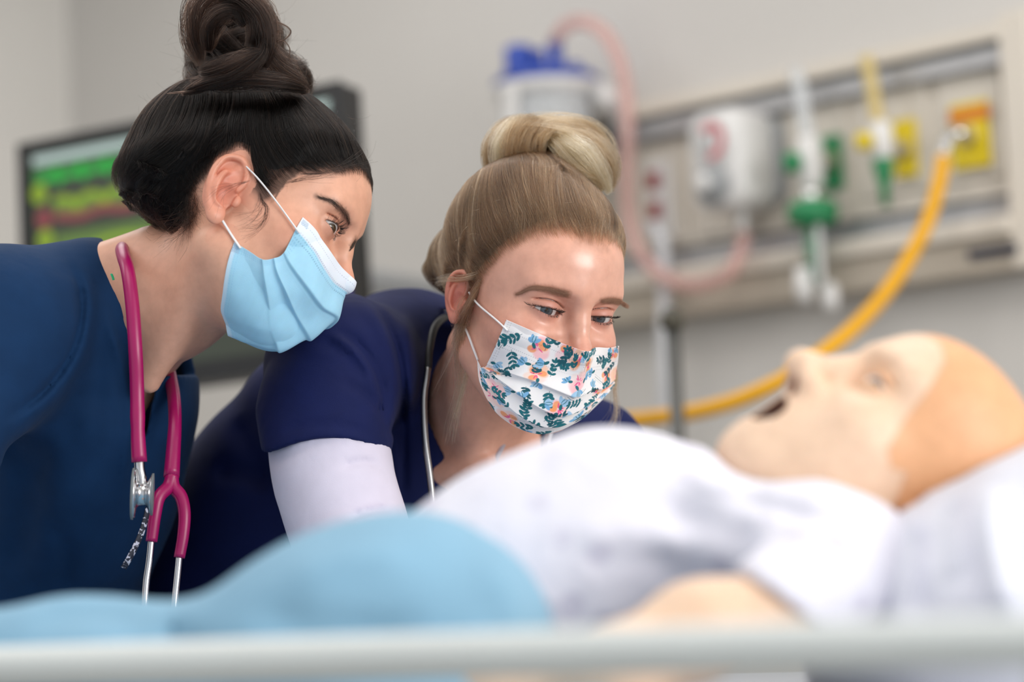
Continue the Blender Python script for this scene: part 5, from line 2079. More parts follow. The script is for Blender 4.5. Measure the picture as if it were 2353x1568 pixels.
# the bun: smooth broad locks over a heart
lb = HL.c2w(l_bun)
l_rad = np.array([0.052, 0.044, 0.030])
blob('bun_core', W(1200, 350, 2.262), np.array([0.027, 0.036, 0.026]), L_BUNBASE, l_hair, 8, 0.06)
blob('bun_core', W(1312, 372, 2.262), np.array([0.034, 0.036, 0.028]), L_BUNBASE, l_hair, 9, 0.06)
locks = []
for ln, n, wd in (
        ([(1155, 424, 2.24), (1130, 391, 2.235), (1128, 339, 2.235), (1155, 296, 2.24), (1188, 282, 2.26), (1217, 291, 2.28)], 420, 0.010),
        ([(1169, 420, 2.225), (1147, 382, 2.22), (1150, 329, 2.22), (1179, 291, 2.23), (1208, 282, 2.25), (1236, 296, 2.27)], 420, 0.011),
        ([(1193, 408, 2.22), (1174, 372, 2.21), (1176, 325, 2.21), (1203, 288, 2.225), (1233, 287, 2.245), (1256, 306, 2.27)], 420, 0.011),
        ([(1217, 399, 2.218), (1203, 363, 2.21), (1208, 320, 2.21), (1230, 294, 2.225), (1262, 296, 2.25)], 420, 0.010),
        ([(1246, 386, 2.215), (1237, 353, 2.21), (1241, 320, 2.212), (1262, 298, 2.23), (1289, 312, 2.26)], 360, 0.009),
        ([(1150, 434, 2.225), (1184, 415, 2.212), (1227, 396, 2.207), (1265, 377, 2.207), (1284, 353, 2.215), (1275, 320, 2.23)], 380, 0.008),
        ([(1256, 306, 2.235), (1284, 334, 2.212), (1318, 372, 2.205), (1352, 401, 2.208), (1390, 424, 2.225)], 420, 0.010),
        ([(1275, 301, 2.24), (1313, 326, 2.215), (1352, 353, 2.208), (1380, 396, 2.215), (1400, 439, 2.235)], 460, 0.012),
        ([(1289, 298, 2.255), (1332, 312, 2.232), (1371, 345, 2.222), (1397, 377, 2.228), (1406, 429, 2.245)], 460, 0.012),
        ([(1299, 312, 2.27), (1347, 317, 2.255), (1385, 350, 2.245), (1406, 386, 2.25), (1402, 439, 2.26)], 420, 0.012),
        ([(1260, 396, 2.21), (1299, 401, 2.205), (1342, 410, 2.207), (1385, 434, 2.225)], 360, 0.010),
        ([(1270, 363, 2.208), (1308, 386, 2.203), (1347, 405, 2.207), (1380, 420, 2.22)], 320, 0.008),
        ([(1232, 334, 2.207), (1251, 310, 2.215), (1275, 296, 2.24)], 260, 0.008)):
    locks.append((bundle(catmull(np.array([W(*p) for p in ln]), 36), n, wd, _rng.uniform(-1.2, 1.2), _rng, depth=0.75), _rng.uniform(0.12, 0.85)))
locks.append((bun_locks(lb, l_rad, 14, 160, 0.012, _rng, nk=36, axis_bias=np.array([0.2, 1.0, 0.2])), 0.4))
_tone = np.concatenate([np.clip(_rng.normal(t, 0.2, len(b)), 0, 1) for b, t in locks])
strands('bun_strands', np.concatenate([b for b, _ in locks]), L_BUN, l_hair, 0.00011, 0.00009, rnd=_tone)
side = []
for ln, n, wd, sp in (
        ([(1128, 622, 2.148), (1100, 655, 2.148), (1082, 690, 2.152), (1066, 720, 2.158), (1056, 750, 2.168)], 260, 0.009, 0.003),
        ([(1115, 640, 2.148), (1092, 680, 2.150), (1076, 715, 2.156), (1062, 760, 2.168), (1058, 800, 2.18)], 160, 0.007, 0.004),
        ([(1140, 605, 2.150), (1105, 628, 2.150), (1070, 640, 2.155), (1035, 640, 2.175), (1010, 650, 2.20)], 160, 0.010, 0.003)):
    side.append(px_lock(HL, ln, n, wd, None, None, spread=sp, rng=_rng, depth=0.3))
strands('side_strands', np.concatenate(side), L_HAIR, l_hair, 0.00009, 0.00005, rnd=np.clip(_rng.normal(0.55, 0.22, sum(len(b) for b in side)), 0, 1))
fall = []
for ln, n, wd, sp in (
        ([(1085, 690, 2.175), (1065, 740, 2.165), (1064, 800, 2.17), (1066, 860, 2.18), (1050, 930, 2.19), (1035, 1010, 2.20)], 70, 0.0045, 0.004),
        ([(1075, 690, 2.175), (1050, 745, 2.17), (1048, 820, 2.18), (1052, 880, 2.19), (1045, 950, 2.20)], 50, 0.005, 0.006),
        ([(1075, 800, 2.17), (1070, 870, 2.175), (1058, 915, 2.18), (1046, 960, 2.19)], 46, 0.0022, 0.002),
        ([(1060, 740, 2.17), (1030, 850, 2.18), (1015, 900, 2.20)], 16, 0.006, 0.008),
        ([(1055, 740, 2.17), (1075, 830, 2.18), (1085, 900, 2.19)], 14, 0.005, 0.008),
        ([(1080, 670, 2.165), (1060, 690, 2.16), (1052, 720, 2.16), (1062, 745, 2.165)], 40, 0.005, 0.003),
        ([(1418, 850, 2.22), (1414, 900, 2.225), (1418, 950, 2.23), (1405, 990, 2.235)], 60, 0.004, 0.005)):
    fall.append(px_lock(HL, ln, n, wd, None, None, spread=sp, rng=_rng))
strands('loose_wisps', np.concatenate(fall), L_BUN, l_hair, 0.00010, 0.00004, rnd=np.clip(_rng.normal(0.65, 0.2, sum(len(b) for b in fall)), 0, 1))
fa = [flyaways(lb, l_rad, 70, 0.03, _rng, 0.6), flyaways(HL.c2w((0, -0.01, 0.055)), np.array([0.088, 0.095, 0.085]), 120, 0.02, _rng, 0.6)]
strands('flyaway_hairs', np.concatenate(fa), L_BUN, l_hair, 0.000045, 0.00003)

# ------------------------------------------------------------------ her floral mask
z4 = lambda L: [(980 + x / 3.734, 600 + y / 3.734) for x, y in L]
f_rows = [
    (z4([(685, 505), (880, 590), (1100, 680), (1280, 750), (1385, 776), (1460, 742), (1560, 748), (1655, 735)]), (.0530, .0790, .0960, .1070, .1120, .1060, .0930, .0700)),
    (z4([(605, 700), (790, 790), (1010, 880), (1200, 950), (1340, 965), (1430, 925), (1535, 910), (1640, 865)]), (.0470, .0750, .0960, .1100, .1175, .1090, .0930, .0680)),
    (z4([(520, 885), (700, 952), (900, 1028), (1100, 1108), (1275, 1160), (1400, 1100), (1505, 1095), (1608, 1010)]), (.0410, .0700, .0935, .1095, .1165, .1080, .0915, .0650)),
    (z4([(485, 912), (610, 1005), (790, 1135), (990, 1265), (1180, 1310), (1370, 1220), (1485, 1140), (1606, 1040)]), (.0390, .0630, .0880, .1040, .1100, .1030, .0870, .0620)),
    (z4([(458, 905), (545, 1075), (700, 1235), (900, 1365), (1120, 1400), (1345, 1285), (1492, 1170), (1607, 1055)]), (.0370, .0560, .0790, .0950, .1010, .0940, .0800, .0590)),
    (z4([(433, 850), (464, 1062), (606, 1312), (840, 1458), (1062, 1484), (1330, 1356), (1504, 1195), (1610, 1068)]), (.0350, .0480, .0660, .0800, .0860, .0800, .0700, .0560))]


def over_face(H, px, py, axis, val, off=0.004):
    """a point on a ray: on the guide plane, or just above the skin where the skin comes first"""
    P = H.on_plane(px, py, axis, val)
    o, d = H.ray(px, py)
    T = np.linalg.norm(o) + np.linspace(-0.2, 0.2, 500)
    Q = o + d * T[:, None]
    s = H.sdf(Q.astype(np.float32)) - off
    if (s < 0).any():
        q = Q[int(np.argmax(s < 0))]
        if (q - o).dot(d) < (P - o).dot(d):
            return q
    return P


_ctrl = np.array([[over_face(HL, p[0], p[1], 1, y) for p, y in zip(pts, ys)] for pts, ys in f_rows])
NU, NV = 420, 300
G = grid_sheet(_ctrl, NU, NV)
vv, uu = mask_colors(NV, NU)
_n = unit(np.cross(np.gradient(G, axis=1), np.gradient(G, axis=0)))
if _n[NV // 2, NU // 2, 1] < 0:
    _n = -_n
edge = np.abs(uu - 0.5) * 2
amp = 0.0042 * np.clip(1.02 - edge, 0, 1) ** 0.5 + 0.0008
saw = np.zeros_like(vv)
for e0 in (2 / 5, 3 / 5, 4 / 5):
    rise = np.clip((vv - (e0 - 0.15)) / 0.15, 0, 1) ** 1.6
    saw += rise / (1 + np.exp((vv - e0) / 0.0030))
ridge = 0.0022 * np.exp(-((uu - (0.585 - 0.10 * vv)) / 0.022) ** 2) * np.clip(vv * 4, 0, 1) * np.clip((0.85 - vv) * 4, 0, 1)
G = G + _n * (amp * saw + ridge + 0.0006 * fbm(G.reshape(-1, 3), 120, 31).reshape(vv.shape))[..., None]
_o = (-HL.t) @ HL.R / HL.s
for _ in range(14):                                          # never under the skin: slide out along the line of sight
    _s = HL.sdf(G.reshape(-1, 3).astype(np.float32)).reshape(vv.shape)
    G = G + unit(_o - G) * (np.clip(0.0016 - _s, 0, 0.004) * 1.3)[..., None]
_geo = thick_sheet(G, 0.0006, 1.0 if np.sum(np.cross(np.gradient(G, axis=1), np.gradient(G, axis=0))[NV // 2, NU // 2] * np.array([0, 1, 0])) < 0 else -1.0)


def floral(nv, nu, aspect, rng):
    """a printed pattern of loose blooms, leaf sprigs and berries on white: (nv, nu, 3)"""
    y, x = np.meshgrid(np.linspace(0, 1, nv), np.linspace(0, aspect, nu), indexing='ij')
    img = np.tile(np.array(lin(240, 236, 238)), (nv, nu, 1))

    def dab(mask, c, a=1.0):
        m = np.clip(mask, 0, 1)[..., None] * a
        img[:] = img * (1 - m) + np.asarray(c) * m

    def leaf(cx, cy, ang, ln, wd, c, a=1.0, outline=False):
        dx, dy = x - cx, y - cy
        u = (dx * cos(ang) + dy * sin(ang)) / ln
        v = (-dx * sin(ang) + dy * cos(ang)) / wd
        w = np.sqrt(np.clip(u * (1 - u) * 4, 0, None))
        m = np.where((u > 0) & (u < 1), np.clip((w - np.abs(v)) * 5, 0, 1), 0)
        if outline:
            m = m * np.clip(1 - np.clip((w * 0.62 - np.abs(v)) * 6, 0, 1), 0, 1)
        dab(m, c, a)

    def stem(p, q, c, t=0.0035):
        dx, dy = q[0] - p[0], q[1] - p[1]
        L2 = dx * dx + dy * dy
        s = np.clip(((x - p[0]) * dx + (y - p[1]) * dy) / L2, 0, 1)
        d = np.hypot(x - p[0] - s * dx, y - p[1] - s * dy)
        dab(np.clip((t - d) / t * 2, 0, 1), c)

    teal, dteal = lin(20, 104, 116), lin(14, 84, 98)
    blue, pblue = lin(118, 172, 214), lin(158, 196, 226)
    blush, pink, hot, coral, peach = lin(247, 212, 204), lin(246, 190, 196), lin(238, 62, 138), lin(246, 158, 104), lin(248, 196, 168)
    # big soft blooms on a jittered lattice
    cells = [(i, j) for i in range(7) for j in range(5)]
    for i, j in cells:
        cx = (i + 0.5 + 0.5 * (j % 2) + rng.uniform(-0.2, 0.2)) / 7 * aspect
        cy = (j + 0.5 + rng.uniform(-0.2, 0.2)) / 5
        kind = rng.integers(0, 4)
        if kind <= 2:
            R = rng.uniform(0.085, 0.12)
            c0 = (blush, pink, peach)[rng.integers(0, 3)]
            for k in range(7):
                a = rng.uniform(0, 6.28)
                px_, py_ = cx + cos(a) * R * 0.5, cy + sin(a) * R * 0.5
                d = np.hypot((x - px_), (y - py_) * 1.1) / (R * rng.uniform(0.45, 0.7))
                dab(np.clip((1 - d) * 3, 0, 1), (c0, blush, c0)[k % 3], rng.uniform(0.45, 0.9))
            if kind >= 1:
                for k in range(3):
                    a = rng.uniform(0, 6.28)
                    d = np.hypot(x - cx - cos(a) * R * 0.45, (y - cy - sin(a) * R * 0.4) * 1.2) / (R * 0.38)
                    dab(np.clip((1 - d) * 4, 0, 1), coral, 0.9)
            for k in range(7):
                a = rng.uniform(0, 6.28)
                leaf(cx + cos(a) * 0.006, cy + sin(a) * 0.006, a, R * rng.uniform(0.25, 0.5), 0.006, hot if kind == 1 or k % 2 else lin(240, 110, 160), 0.9)
    # sprigs
    spots = []
    for n in range(900):
        cx, cy = rng.uniform(0, aspect), rng.uniform(0, 1)
        if any((cx - a_) ** 2 + (cy - b_) ** 2 < 0.100 ** 2 for a_, b_ in spots):
            continue
        spots.append((cx, cy))
        a = rng.uniform(0, 6.28)
        kind = (0, 1, 2, 3, 0, 1, 3, 4)[rng.integers(0, 8)]
        ln = rng.uniform(0.09, 0.15)
        q = (cx + cos(a) * ln, cy + sin(a) * ln)
        if kind <= 2:
            c = (teal, dteal, teal)[rng.integers(0, 3)]
            stem((cx, cy), q, c, 0.0028)
            for s in np.linspace(0.15, 0.95, 4):
                for sd in (-1, 1):
                    leaf(cx + cos(a) * ln * s, cy + sin(a) * ln * s, a + sd * rng.uniform(0.6, 1.1), rng.uniform(0.040, 0.060), rng.uniform(0.011, 0.017), c)
            leaf(q[0], q[1], a, 0.04, 0.012, c)
        elif kind == 3:
            for sd in (-0.9, -0.3, 0.35, 0.95):
                leaf(cx, cy, a + sd, rng.uniform(0.05, 0.085), rng.uniform(0.014, 0.022), (blue, pblue)[rng.integers(0, 2)])
            leaf(cx, cy, a + 2.6, 0.05, 0.015, teal)
            leaf(cx, cy, a + 0.05, 0.06, 0.016, teal, 1, True)
        else:
            stem((cx, cy), q, teal, 0.0025)
            for s in np.linspace(0.2, 1, 7):
                for sd in (-1, 1):
                    bx = cx + cos(a) * ln * s + cos(a + sd * 1.3) * 0.02
                    by = cy + sin(a) * ln * s + sin(a + sd * 1.3) * 0.02
                    dab(np.clip((0.0042 - np.hypot(x - bx, y - by)) / 0.003, 0, 1), teal)
    return img


col = floral(NV, NU, 1.45, np.random.default_rng(4))
for v0 in (0.075, 0.185, 0.215):
    dots(v0, 84, 0.0034, 0.62, 0.17)
for s_ in (0.018, 0.034):
    ph = (vv * 52) % 1.0
    m = ((np.abs(uu - s_) < 0.004) | (np.abs(uu - 1 + s_) < 0.004)) & (np.abs(ph - 0.5) < 0.25)
    col[m] *= 0.82
FLORAL = Mat('printed mask', (0.8, 0.8, 0.8), 0.8)
_a = FLORAL.node('ShaderNodeAttribute')
_a.attribute_name = 'Col'
FLORAL.color(_a.outputs['Color'])
FLORAL.b.inputs['Subsurface Weight'].default_value = 0.08
FLORAL.b.inputs['Subsurface Scale'].default_value = 0.003
FLORAL.bump(FLORAL.noise(1300, 3), 0.2, 0.0004)
l_mask = mk('printed_mask', (HL.c2w(_geo[0]), _geo[1]), FLORAL.m, l_root, col=np.vstack([col.reshape(-1, 3)] * 2), label='pleated face mask printed with flowers and leaves')
pw = lambda px, py, off: HL.c2w(HL.on_skin([(px, py)], off, HL.sdf)[0])
ear_loop([pw(x_, y_, 0.0030) for x_, y_ in ((1166, 760), (1152, 746), (1135, 731), (1118, 717), (1104, 705), (1090, 690), (1078, 672))], 0.0013, l_mask)
ear_loop([HL.c2w(HL.on_plane(1098, 828, 1, 0.0355)), HL.c2w(HL.on_plane(1088, 802, 1, 0.028)), HL.c2w(HL.on_plane(1078, 775, 1, 0.018)), HL.c2w(HL.on_plane(1070, 755, 1, 0.005))], 0.0013, l_mask)
ear_loop([HL.c2w(np.array([-0.058, 0.066, -0.008])), HL.c2w(np.array([-0.0665, 0.045, 0.008])), HL.c2w(np.array([-0.072, 0.02, 0.025])), HL.c2w(np.array([-0.074, 0.0, 0.032]))], 0.0013, l_mask)

# ------------------------------------------------------------------ her scrub top, undershirt and sleeves
L_CLOTH = cloth('dark blue scrub cloth', lin(15, 25, 72), 0.80, 1100, 10, 0.12, 0.40, sheen=0.02)
z3 = lambda L: [(350 + x / 2.24, 600 + y / 2.24) for x, y in L]
_folds_l = fold_lines([
    (z3([(1075, 170), (1170, 260), (1240, 400), (1285, 580), (1292, 760), (1240, 860), (1190, 905)]), -0.0045, 6, 1.8, 2.7),
    (z3([(1060, 190), (1150, 290), (1215, 430), (1255, 600), (1258, 770)]), 0.0030, 12, 1.8, 2.7),
    (z3([(930, 350), (1050, 420), (1140, 540), (1190, 700), (1195, 850)]), -0.0035, 8, 1.8, 2.4),
    (z3([(900, 375), (1020, 450), (1110, 570), (1160, 700)]), 0.0030, 9, 1.8, 2.4),
    (z3([(840, 400), (960, 450), (1060, 540), (1120, 640)]), -0.0025, 8, 1.8, 2.4),
    (z3([(960, 620), (1060, 660), (1150, 740), (1190, 830)]), -0.0025, 8, 1.8, 2.4),
    (z3([(640, 890), (760, 850), (900, 838), (1040, 860), (1150, 930)]), -0.0020, 5, 1.8, 2.4),
    (z3([(1210, 880), (1290, 880)]), -0.0015, 4, 1.8, 2.7),
    (z3([(1300, 250), (1330, 500), (1330, 800)]), 0.004, 14, 1.8, 2.7),
    (z3([(1290, 620), (1296, 900), (1290, 1250)]), -0.0035, 7, 1.8, 2.7),
    (z3([(1430, 330), (1400, 520), (1420, 760), (1480, 1000), (1540, 1180)]), 0.0025, 9, 1.8, 2.7),
    (z3([(450, 780), (520, 980), (600, 1200)]), -0.005, 22, 1.8, 2.8),
    (z3([(300, 1080), (450, 1090), (620, 1150)]), -0.005, 18, 1.8, 2.8)], 1.3)
_nv2 = [w2v(HL.c2w(p)) for p in l_neck]
_nr2 = [r * HL.s + 0.007 for r in l_neck_r]
_arm = [(770, 850, 2.215, 150), (748, 960, 2.19, 143), (742, 1060, 2.17, 146)]
_vcut = [(1010, 715), (993, 790), (984, 860), (1000, 960), (1030, 1050), (1052, 1120), (1090, 1150), (1126, 1098), (1150, 1040), (1172, 985), (1250, 880), (1250, 690)]


def l_torso(P):
    d = view_chain(P, [(1010, 900, 2.40, 175), (1000, 1080, 2.38, 200), (870, 1150, 2.40, 230), (715, 1215, 2.44, 255), (520, 1440, 2.50, 265), (480, 1620, 2.60, 240)], 0.07)
    d = sm(d, view_chain(P, [(710, 960, 2.37, 160), (615, 1190, 2.42, 180), (515, 1420, 2.50, 245)], 0.06), 0.06)
    d = sm(d, view_chain(P, [(790, 850, 2.26, 158), (930, 830, 2.37, 140), (1040, 860, 2.40, 110)], 0.05), 0.05)
    d = sm(d, view_chain(P, [(1060, 950, 2.40, 150), (1250, 1060, 2.40, 140), (1372, 1042, 2.42, 114)], 0.05), 0.05)
    return d


def l_shirt(P):
    d = l_torso(P)
    slv = view_chain(P, _arm, 0.03)
    q = to_px(P)
    hem = (q[:, 1] - (1008 + 0.0019 * (q[:, 0] - 765) ** 2 + 0.02 * (q[:, 0] - 760))) * 2.18 / FPX
    hem = np.where(P[:, 1] < 2.33, hem, -1)
    slv = smax(shell(slv, 0.011), hem, 0.003)
    core = smax(view_chain(P, [(770, 850, 2.215, 150), (760, 900, 2.20, 148)]), hem, 0.003)
    d = sm(d, core, 0.05)
    d = d - _folds_l(P) - 0.0016 * fbm(P, 26, 13)
    s = np.minimum(shell(d, 0.012), slv - _folds_l(P))
    s = smax(s, -np.maximum(chain(P, _nv2, _nr2, 0.02), P[:, 1] - 2.43), 0.002)
    cut = poly_dist(q, _vcut) * 2.3 / FPX
    s = smax(s, -np.maximum(cut, P[:, 1] - 2.43), 0.002)
    return s


mk('scrub_top', view_skin(l_shirt, (-0.42, 2.02, -0.38), (0.17, 2.72, 0.075), 0.0029, 3), L_CLOTH, l_root, label='dark blue short-sleeved scrub top')


def l_under(P):
    d = l_torso(P) + 0.004
    s = shell(d, 0.011)
    q = to_px(P)
    cut = poly_dist(q, [(960, 600), (985, 860), (1030, 1050), (1052, 1113), (1075, 1125), (1100, 1124), (1126, 1105), (1172, 985), (1300, 700)]) * 2.3 / FPX
    s = smax(s, -np.maximum(cut, P[:, 1] - 2.46), 0.002)
    box_ = np.max(np.abs(P - V(1085, 1110, 2.32)) - np.array([0.026, 0.10, 0.03]), 1)
    return np.maximum(s, box_)


WHITE_KNIT = cloth('white knit', lin(214, 208, 226), 0.88, 1500, 14, 0.03, 0.30)
mk('undershirt', view_skin(l_under, (-0.10, 2.16, -0.21), (0.04, 2.46, -0.06), 0.0032, 1), WHITE_KNIT, l_root, label='white undershirt at the neckline')
_arm_px = [(762, 900, 2.205, 104), (752, 1010, 2.185, 118), (768, 1110, 2.165, 117), (805, 1220, 2.14, 116), (850, 1330, 2.10, 108), (930, 1380, 2.00, 92), (1010, 1390, 1.90, 76)]
_folds_s = fold_lines([
    ([(640, 1045), (700, 1012), (770, 1003), (840, 1015)], 0.0020, 6, 1.8, 2.4),
    ([(780, 1075), (830, 1062), (875, 1068)], -0.0025, 6, 1.8, 2.4),
    ([(800, 1195), (840, 1178), (900, 1170)], -0.0035, 6, 1.8, 2.4),
    ([(790, 1222), (840, 1192), (915, 1190)], 0.0030, 8, 1.8, 2.4),
    ([(830, 1240), (870, 1215), (925, 1210)], -0.003, 6, 1.8, 2.4)], 1.6)


def l_sleeve(P):
    d = view_chain(P, _arm_px, 0.03) - _folds_s(P) - 0.0010 * fbm(P, 40, 17)
    return d


mk('white_sleeve', view_skin(l_sleeve, (-0.26, 1.80, -0.30), (-0.02, 2.30, 0.00), 0.0030, 2), WHITE_KNIT, l_root, label='white long sleeve below the blue short sleeve')
lower_body(l_root, V(500, 1590, 2.62), CR * 0.6 - CF * 0.6, cloth('dark blue trouser cloth', lin(15, 25, 72), 0.8, 1100, 10, 0.1, 0.3), SHOE)

# ------------------------------------------------------------------ her stethoscope and badge cord
BLACK_TUBE = wear('black rubber tubing', (0.008, 0.008, 0.010), 0.6, 0, 40, 0.1, 0.02)
st2 = empty('stethoscope', W(1000, 1190, 2.2), 'black stethoscope with slim metal tubes round the neck of the blonde woman', 'stethoscope')
c = catmull(np.array([W(*p) for p in [(984, 850, 2.225), (988, 800, 2.245), (1004, 745, 2.29), (1050, 730, 2.38), (1150, 800, 2.42), (1210, 900, 2.37), (1190, 960, 2.30)]]), 60)
mk('tubing', tube(c, 0.0036, 12), BLACK_TUBE, st2)
c = catmull(np.array([W(*p) for p in [(984, 846, 2.225), (980, 870, 2.222), (974, 920, 2.218), (977, 1010, 2.21), (987, 1090, 2.205), (998, 1185, 2.20)]]), 40)
mk('binaural', tube(c, 0.0032, 10), wear('grey metal tube', (0.30, 0.30, 0.31), 0.3, 1.0), st2)
c = catmull(np.array([W(*p) for p in [(1190, 960, 2.30), (1171, 990, 2.285), (1145, 1045, 2.27), (1122, 1100, 2.26), (1112, 1140, 2.25)]]), 30)
mk('binaural', tube(c, 0.0028, 10), wear('lilac grey cord', (0.42, 0.38, 0.44), 0.5), st2)
c = catmull(np.array([W(*p) for p in [(1275, 950, 2.26), (1262, 1000, 2.245), (1252, 1045, 2.235), (1250, 1090, 2.23)]]), 20)
thing('badge_cord', tube(c, 0.0034, 10), wear('silver badge cord', (0.55, 0.55, 0.6), 0.35, 0.6), 'short silver cord on the chest of the blonde woman below her floral mask', 'cord')
# ------------------------------------------------------------------ bed, manikin, bedding
RA, RB = W(0, 1534, 1.430), W(2353, 1474, 1.090)
BX = unit(np.array([RB[0] - RA[0], RB[1] - RA[1], 0.0]))          # along the bed towards the head end
BY = np.array([-BX[1], BX[0], 0.0])                               # across, away from the viewer
BZ = np.array([0, 0, 1.0])
RC = (RA + RB) / 2
zr = RC[2]


def bed(x, y, z):
    """bed coordinates: along, across (0 at the near rail), height"""
    return np.array([RC[0], RC[1], 0.0]) + BX * x + BY * y + BZ * z


def bbox(x0, x1, y0, y1, z0, z1):
    return obox(bed((x0 + x1) / 2, (y0 + y1) / 2, (z0 + z1) / 2), (BX, BY, BZ), ((x1 - x0) / 2, (y1 - y0) / 2, (z1 - z0) / 2))


BEDPL = wear('pale grey bed plastic', lin(222, 227, 225), 0.4, 0, 10, 0.02, 0.02)
BEDM = wear('bed frame enamel', lin(190, 192, 192), 0.4, 0, 10, 0.02, 0.02)
bd = empty('hospital_bed', bed(0, 0.40, 0.0), 'hospital bed with a pale grey side rail across the foreground', 'bed')
X0, X1 = -1.35, 0.75
mk('mattress', bbox(X0 + 0.05, X1 - 0.03, 0.07, 0.73, 0.72, 0.865), wear('pale mattress cover', lin(188, 192, 200), 0.6, 0, 8, 0.03, 0.05), bd, False, bevel=0.03)
mk('bed_deck', bbox(X0, X1, 0.04, 0.76, 0.64, 0.72), BEDM, bd, False, bevel=0.01)
for yy in (0.0, 0.80):
    zt = zr if yy == 0 else 0.80
    top_r = catmull(np.array([bed(-1.05, yy, 0.55), bed(-1.05, yy, 0.70), bed(-1.045, yy, zt - 0.05), bed(-1.02, yy, zt - 0.008), bed(-0.97, yy, zt), bed(-0.90, yy, zt), bed(-0.5, yy, zt), bed(0.0, yy, zt), bed(0.35, yy, zt), bed(0.44, yy, zt), bed(0.50, yy, zt - 0.008), bed(0.525, yy, zt - 0.05), bed(0.53, yy, 0.70), bed(0.53, yy, 0.55)]), 140)
    rail = mk('side_rail', tube(top_r, 0.0125, 16), BEDPL, bd)
    for x in (-0.86, -0.50, 0.33):
        mk('rail_post', tube(np.array([bed(x, yy, 0.62), bed(x, yy, 0.75), bed(x, yy, (zr if yy == 0 else 0.80) - 0.005)]), 0.009, 12), BEDPL, rail)
    mk('rail_beam', tube(np.array([bed(-1.04, yy, 0.66), bed(-0.2, yy, 0.66), bed(0.53, yy, 0.66)]), 0.014, 12), BEDPL, rail)
    for bx in (-0.6, 0.2):
        mk('rail_bracket', bbox(bx, bx + 0.1, min(yy, 0.4), max(yy, 0.4), 0.645, 0.675), BEDM, rail, False)
mk('head_board', bbox(X1, X1 + 0.04, 0.03, 0.84, 0.55, 0.98), BEDPL, bd, False, bevel=0.015)
mk('foot_board', bbox(X0 - 0.04, X0, 0.03, 0.84, 0.55, 0.92), BEDPL, bd, False, bevel=0.015)
mk('undercarriage', join(bbox(-0.95, 0.45, 0.25, 0.62, 0.30, 0.40), bbox(-0.5, -0.42, 0.35, 0.52, 0.40, 0.64), bbox(0.1, 0.18, 0.35, 0.52, 0.40, 0.64)), BEDM, bd, False, bevel=0.01)
for x in (-0.9, 0.40):
    for y in (0.22, 0.65):
        lg = mk('leg', tube(np.array([bed(x, y, 0.35), bed(x, y, 0.22), bed(x, y, 0.13)]), 0.022, 12), BEDM, bd)
        mk('caster', lathe([(0.012, -0.018), (0.064, -0.016), (0.066, 0), (0.064, 0.016), (0.012, 0.018)], bed(x, y, 0.066), BY, 28), DARKGAP, lg)

# --- the manikin: its head uses the same landmarks
_RM = np.array([[-0.149, -0.4809, 0.864], [0.9694, 0.1014, 0.2236], [-0.1952, 0.8709, 0.4511]])
_tz = radians(14)
HM = Head(_RM @ np.array([[cos(_tz), -sin(_tz), 0], [sin(_tz), cos(_tz), 0], [0, 0, 1]]), (0.2471, 1.62, -0.1058), 0.927, lid_up=0.0050, lid_lo=0.0042, mouth_open=0.023, nose=1.16)
m_neck = [HM.px(2060, 1130, 1.655), HM.px(1960, 1210, 1.66), HM.px(1860, 1260, 1.64)]
_arm_m = [(1790, 1396, 1.425, 92), (1600, 1452, 1.40, 94), (1400, 1545, 1.37, 80), (1150, 1600, 1.38, 66), (900, 1640, 1.40, 54)]


def _m_extra(P, d):
    n = chain(P, m_neck, [0.054, 0.056, 0.075], 0.02)
    A = np.abs(P[..., :1])
    A = np.concatenate([A, P[..., 1:]], -1)
    d = sm(d, ell(A, (0.034, 0.052, -0.030), (0.022, 0.024, 0.030)), 0.02)
    return sm(d, n, 0.015)


HM.extra = _m_extra
mn = empty('training_manikin', v2w(V(1500, 1400, 1.58)), 'tan medical training manikin lying open-mouthed on the bed', 'manikin')
_v, _q = body_mesh(HM, (-0.12, -0.20, -0.24), (0.12, 0.14, 0.15))
pale, tan = np.array(lin(238, 206, 178)), np.array(lin(230, 176, 132))
edge_px = [(2105, 762), (2160, 790), (2172, 830), (2150, 872), (2105, 935), (2065, 990), (2040, 1035), (2048, 1075), (2085, 1085)]
eyz = HM.on_skin(edge_px, 0.0, HM.face)
poly = np.vstack([[0.14, 0.125], eyz[0, 1:] + np.array([0.02, 0.01]), eyz[:, 1:], [0.002, -0.02], [0.004, -0.075], [0.05, -0.13], [0.16, -0.13]])
pd = poly_dist(_v[:, 1:], poly)
w = np.clip(0.5 - pd / 0.003, 0, 1)[:, None]
_c = tan * (1 - w) + pale * w
_c = paint(_c, np.exp(-(pd / 0.0012) ** 2), tan * 0.75, 0.5)
A = _v.copy()
A[:, 0] = np.abs(A[:, 0])
_c = paint(_c, gauss(A, (0.033, 0.088, 0.022), (0.018, 0.014, 0.011)), lin(226, 160, 100), 0.75)
_c = paint(_c, gauss(A, (0.074, -0.010, 0.0), (0.012, 0.024, 0.034)), lin(214, 150, 90), 0.8)
_inm = ell(_v, (0, 0.094, -0.0455 - HM.mo * 0.15), (0.0200, 0.0235, 0.0030 + HM.mo * 0.5)) < 0.0006
_c[_inm] = lin(70, 24, 20)
_nos = ell(A, (0.0058 * HM.ns, 0.1025 + (HM.ns - 1) * 0.012, -0.0240 - (HM.ns - 1) * 0.008), (0.0032 * HM.ns, 0.0062 * HM.ns, 0.0050 * HM.ns))
_c = paint(_c, np.exp(-np.clip(_nos, 0, 1) / 0.0012), lin(120, 50, 34), 0.9)
_c = paint(_c, gauss(A, (0, 0.100, -0.047), (0.017, 0.012, 0.010)) * (A[:, 1] < 0.1), lin(226, 158, 120), 0.5)
MSKIN = skin_mat('manikin vinyl', 0.5, 0.10, 0.005)


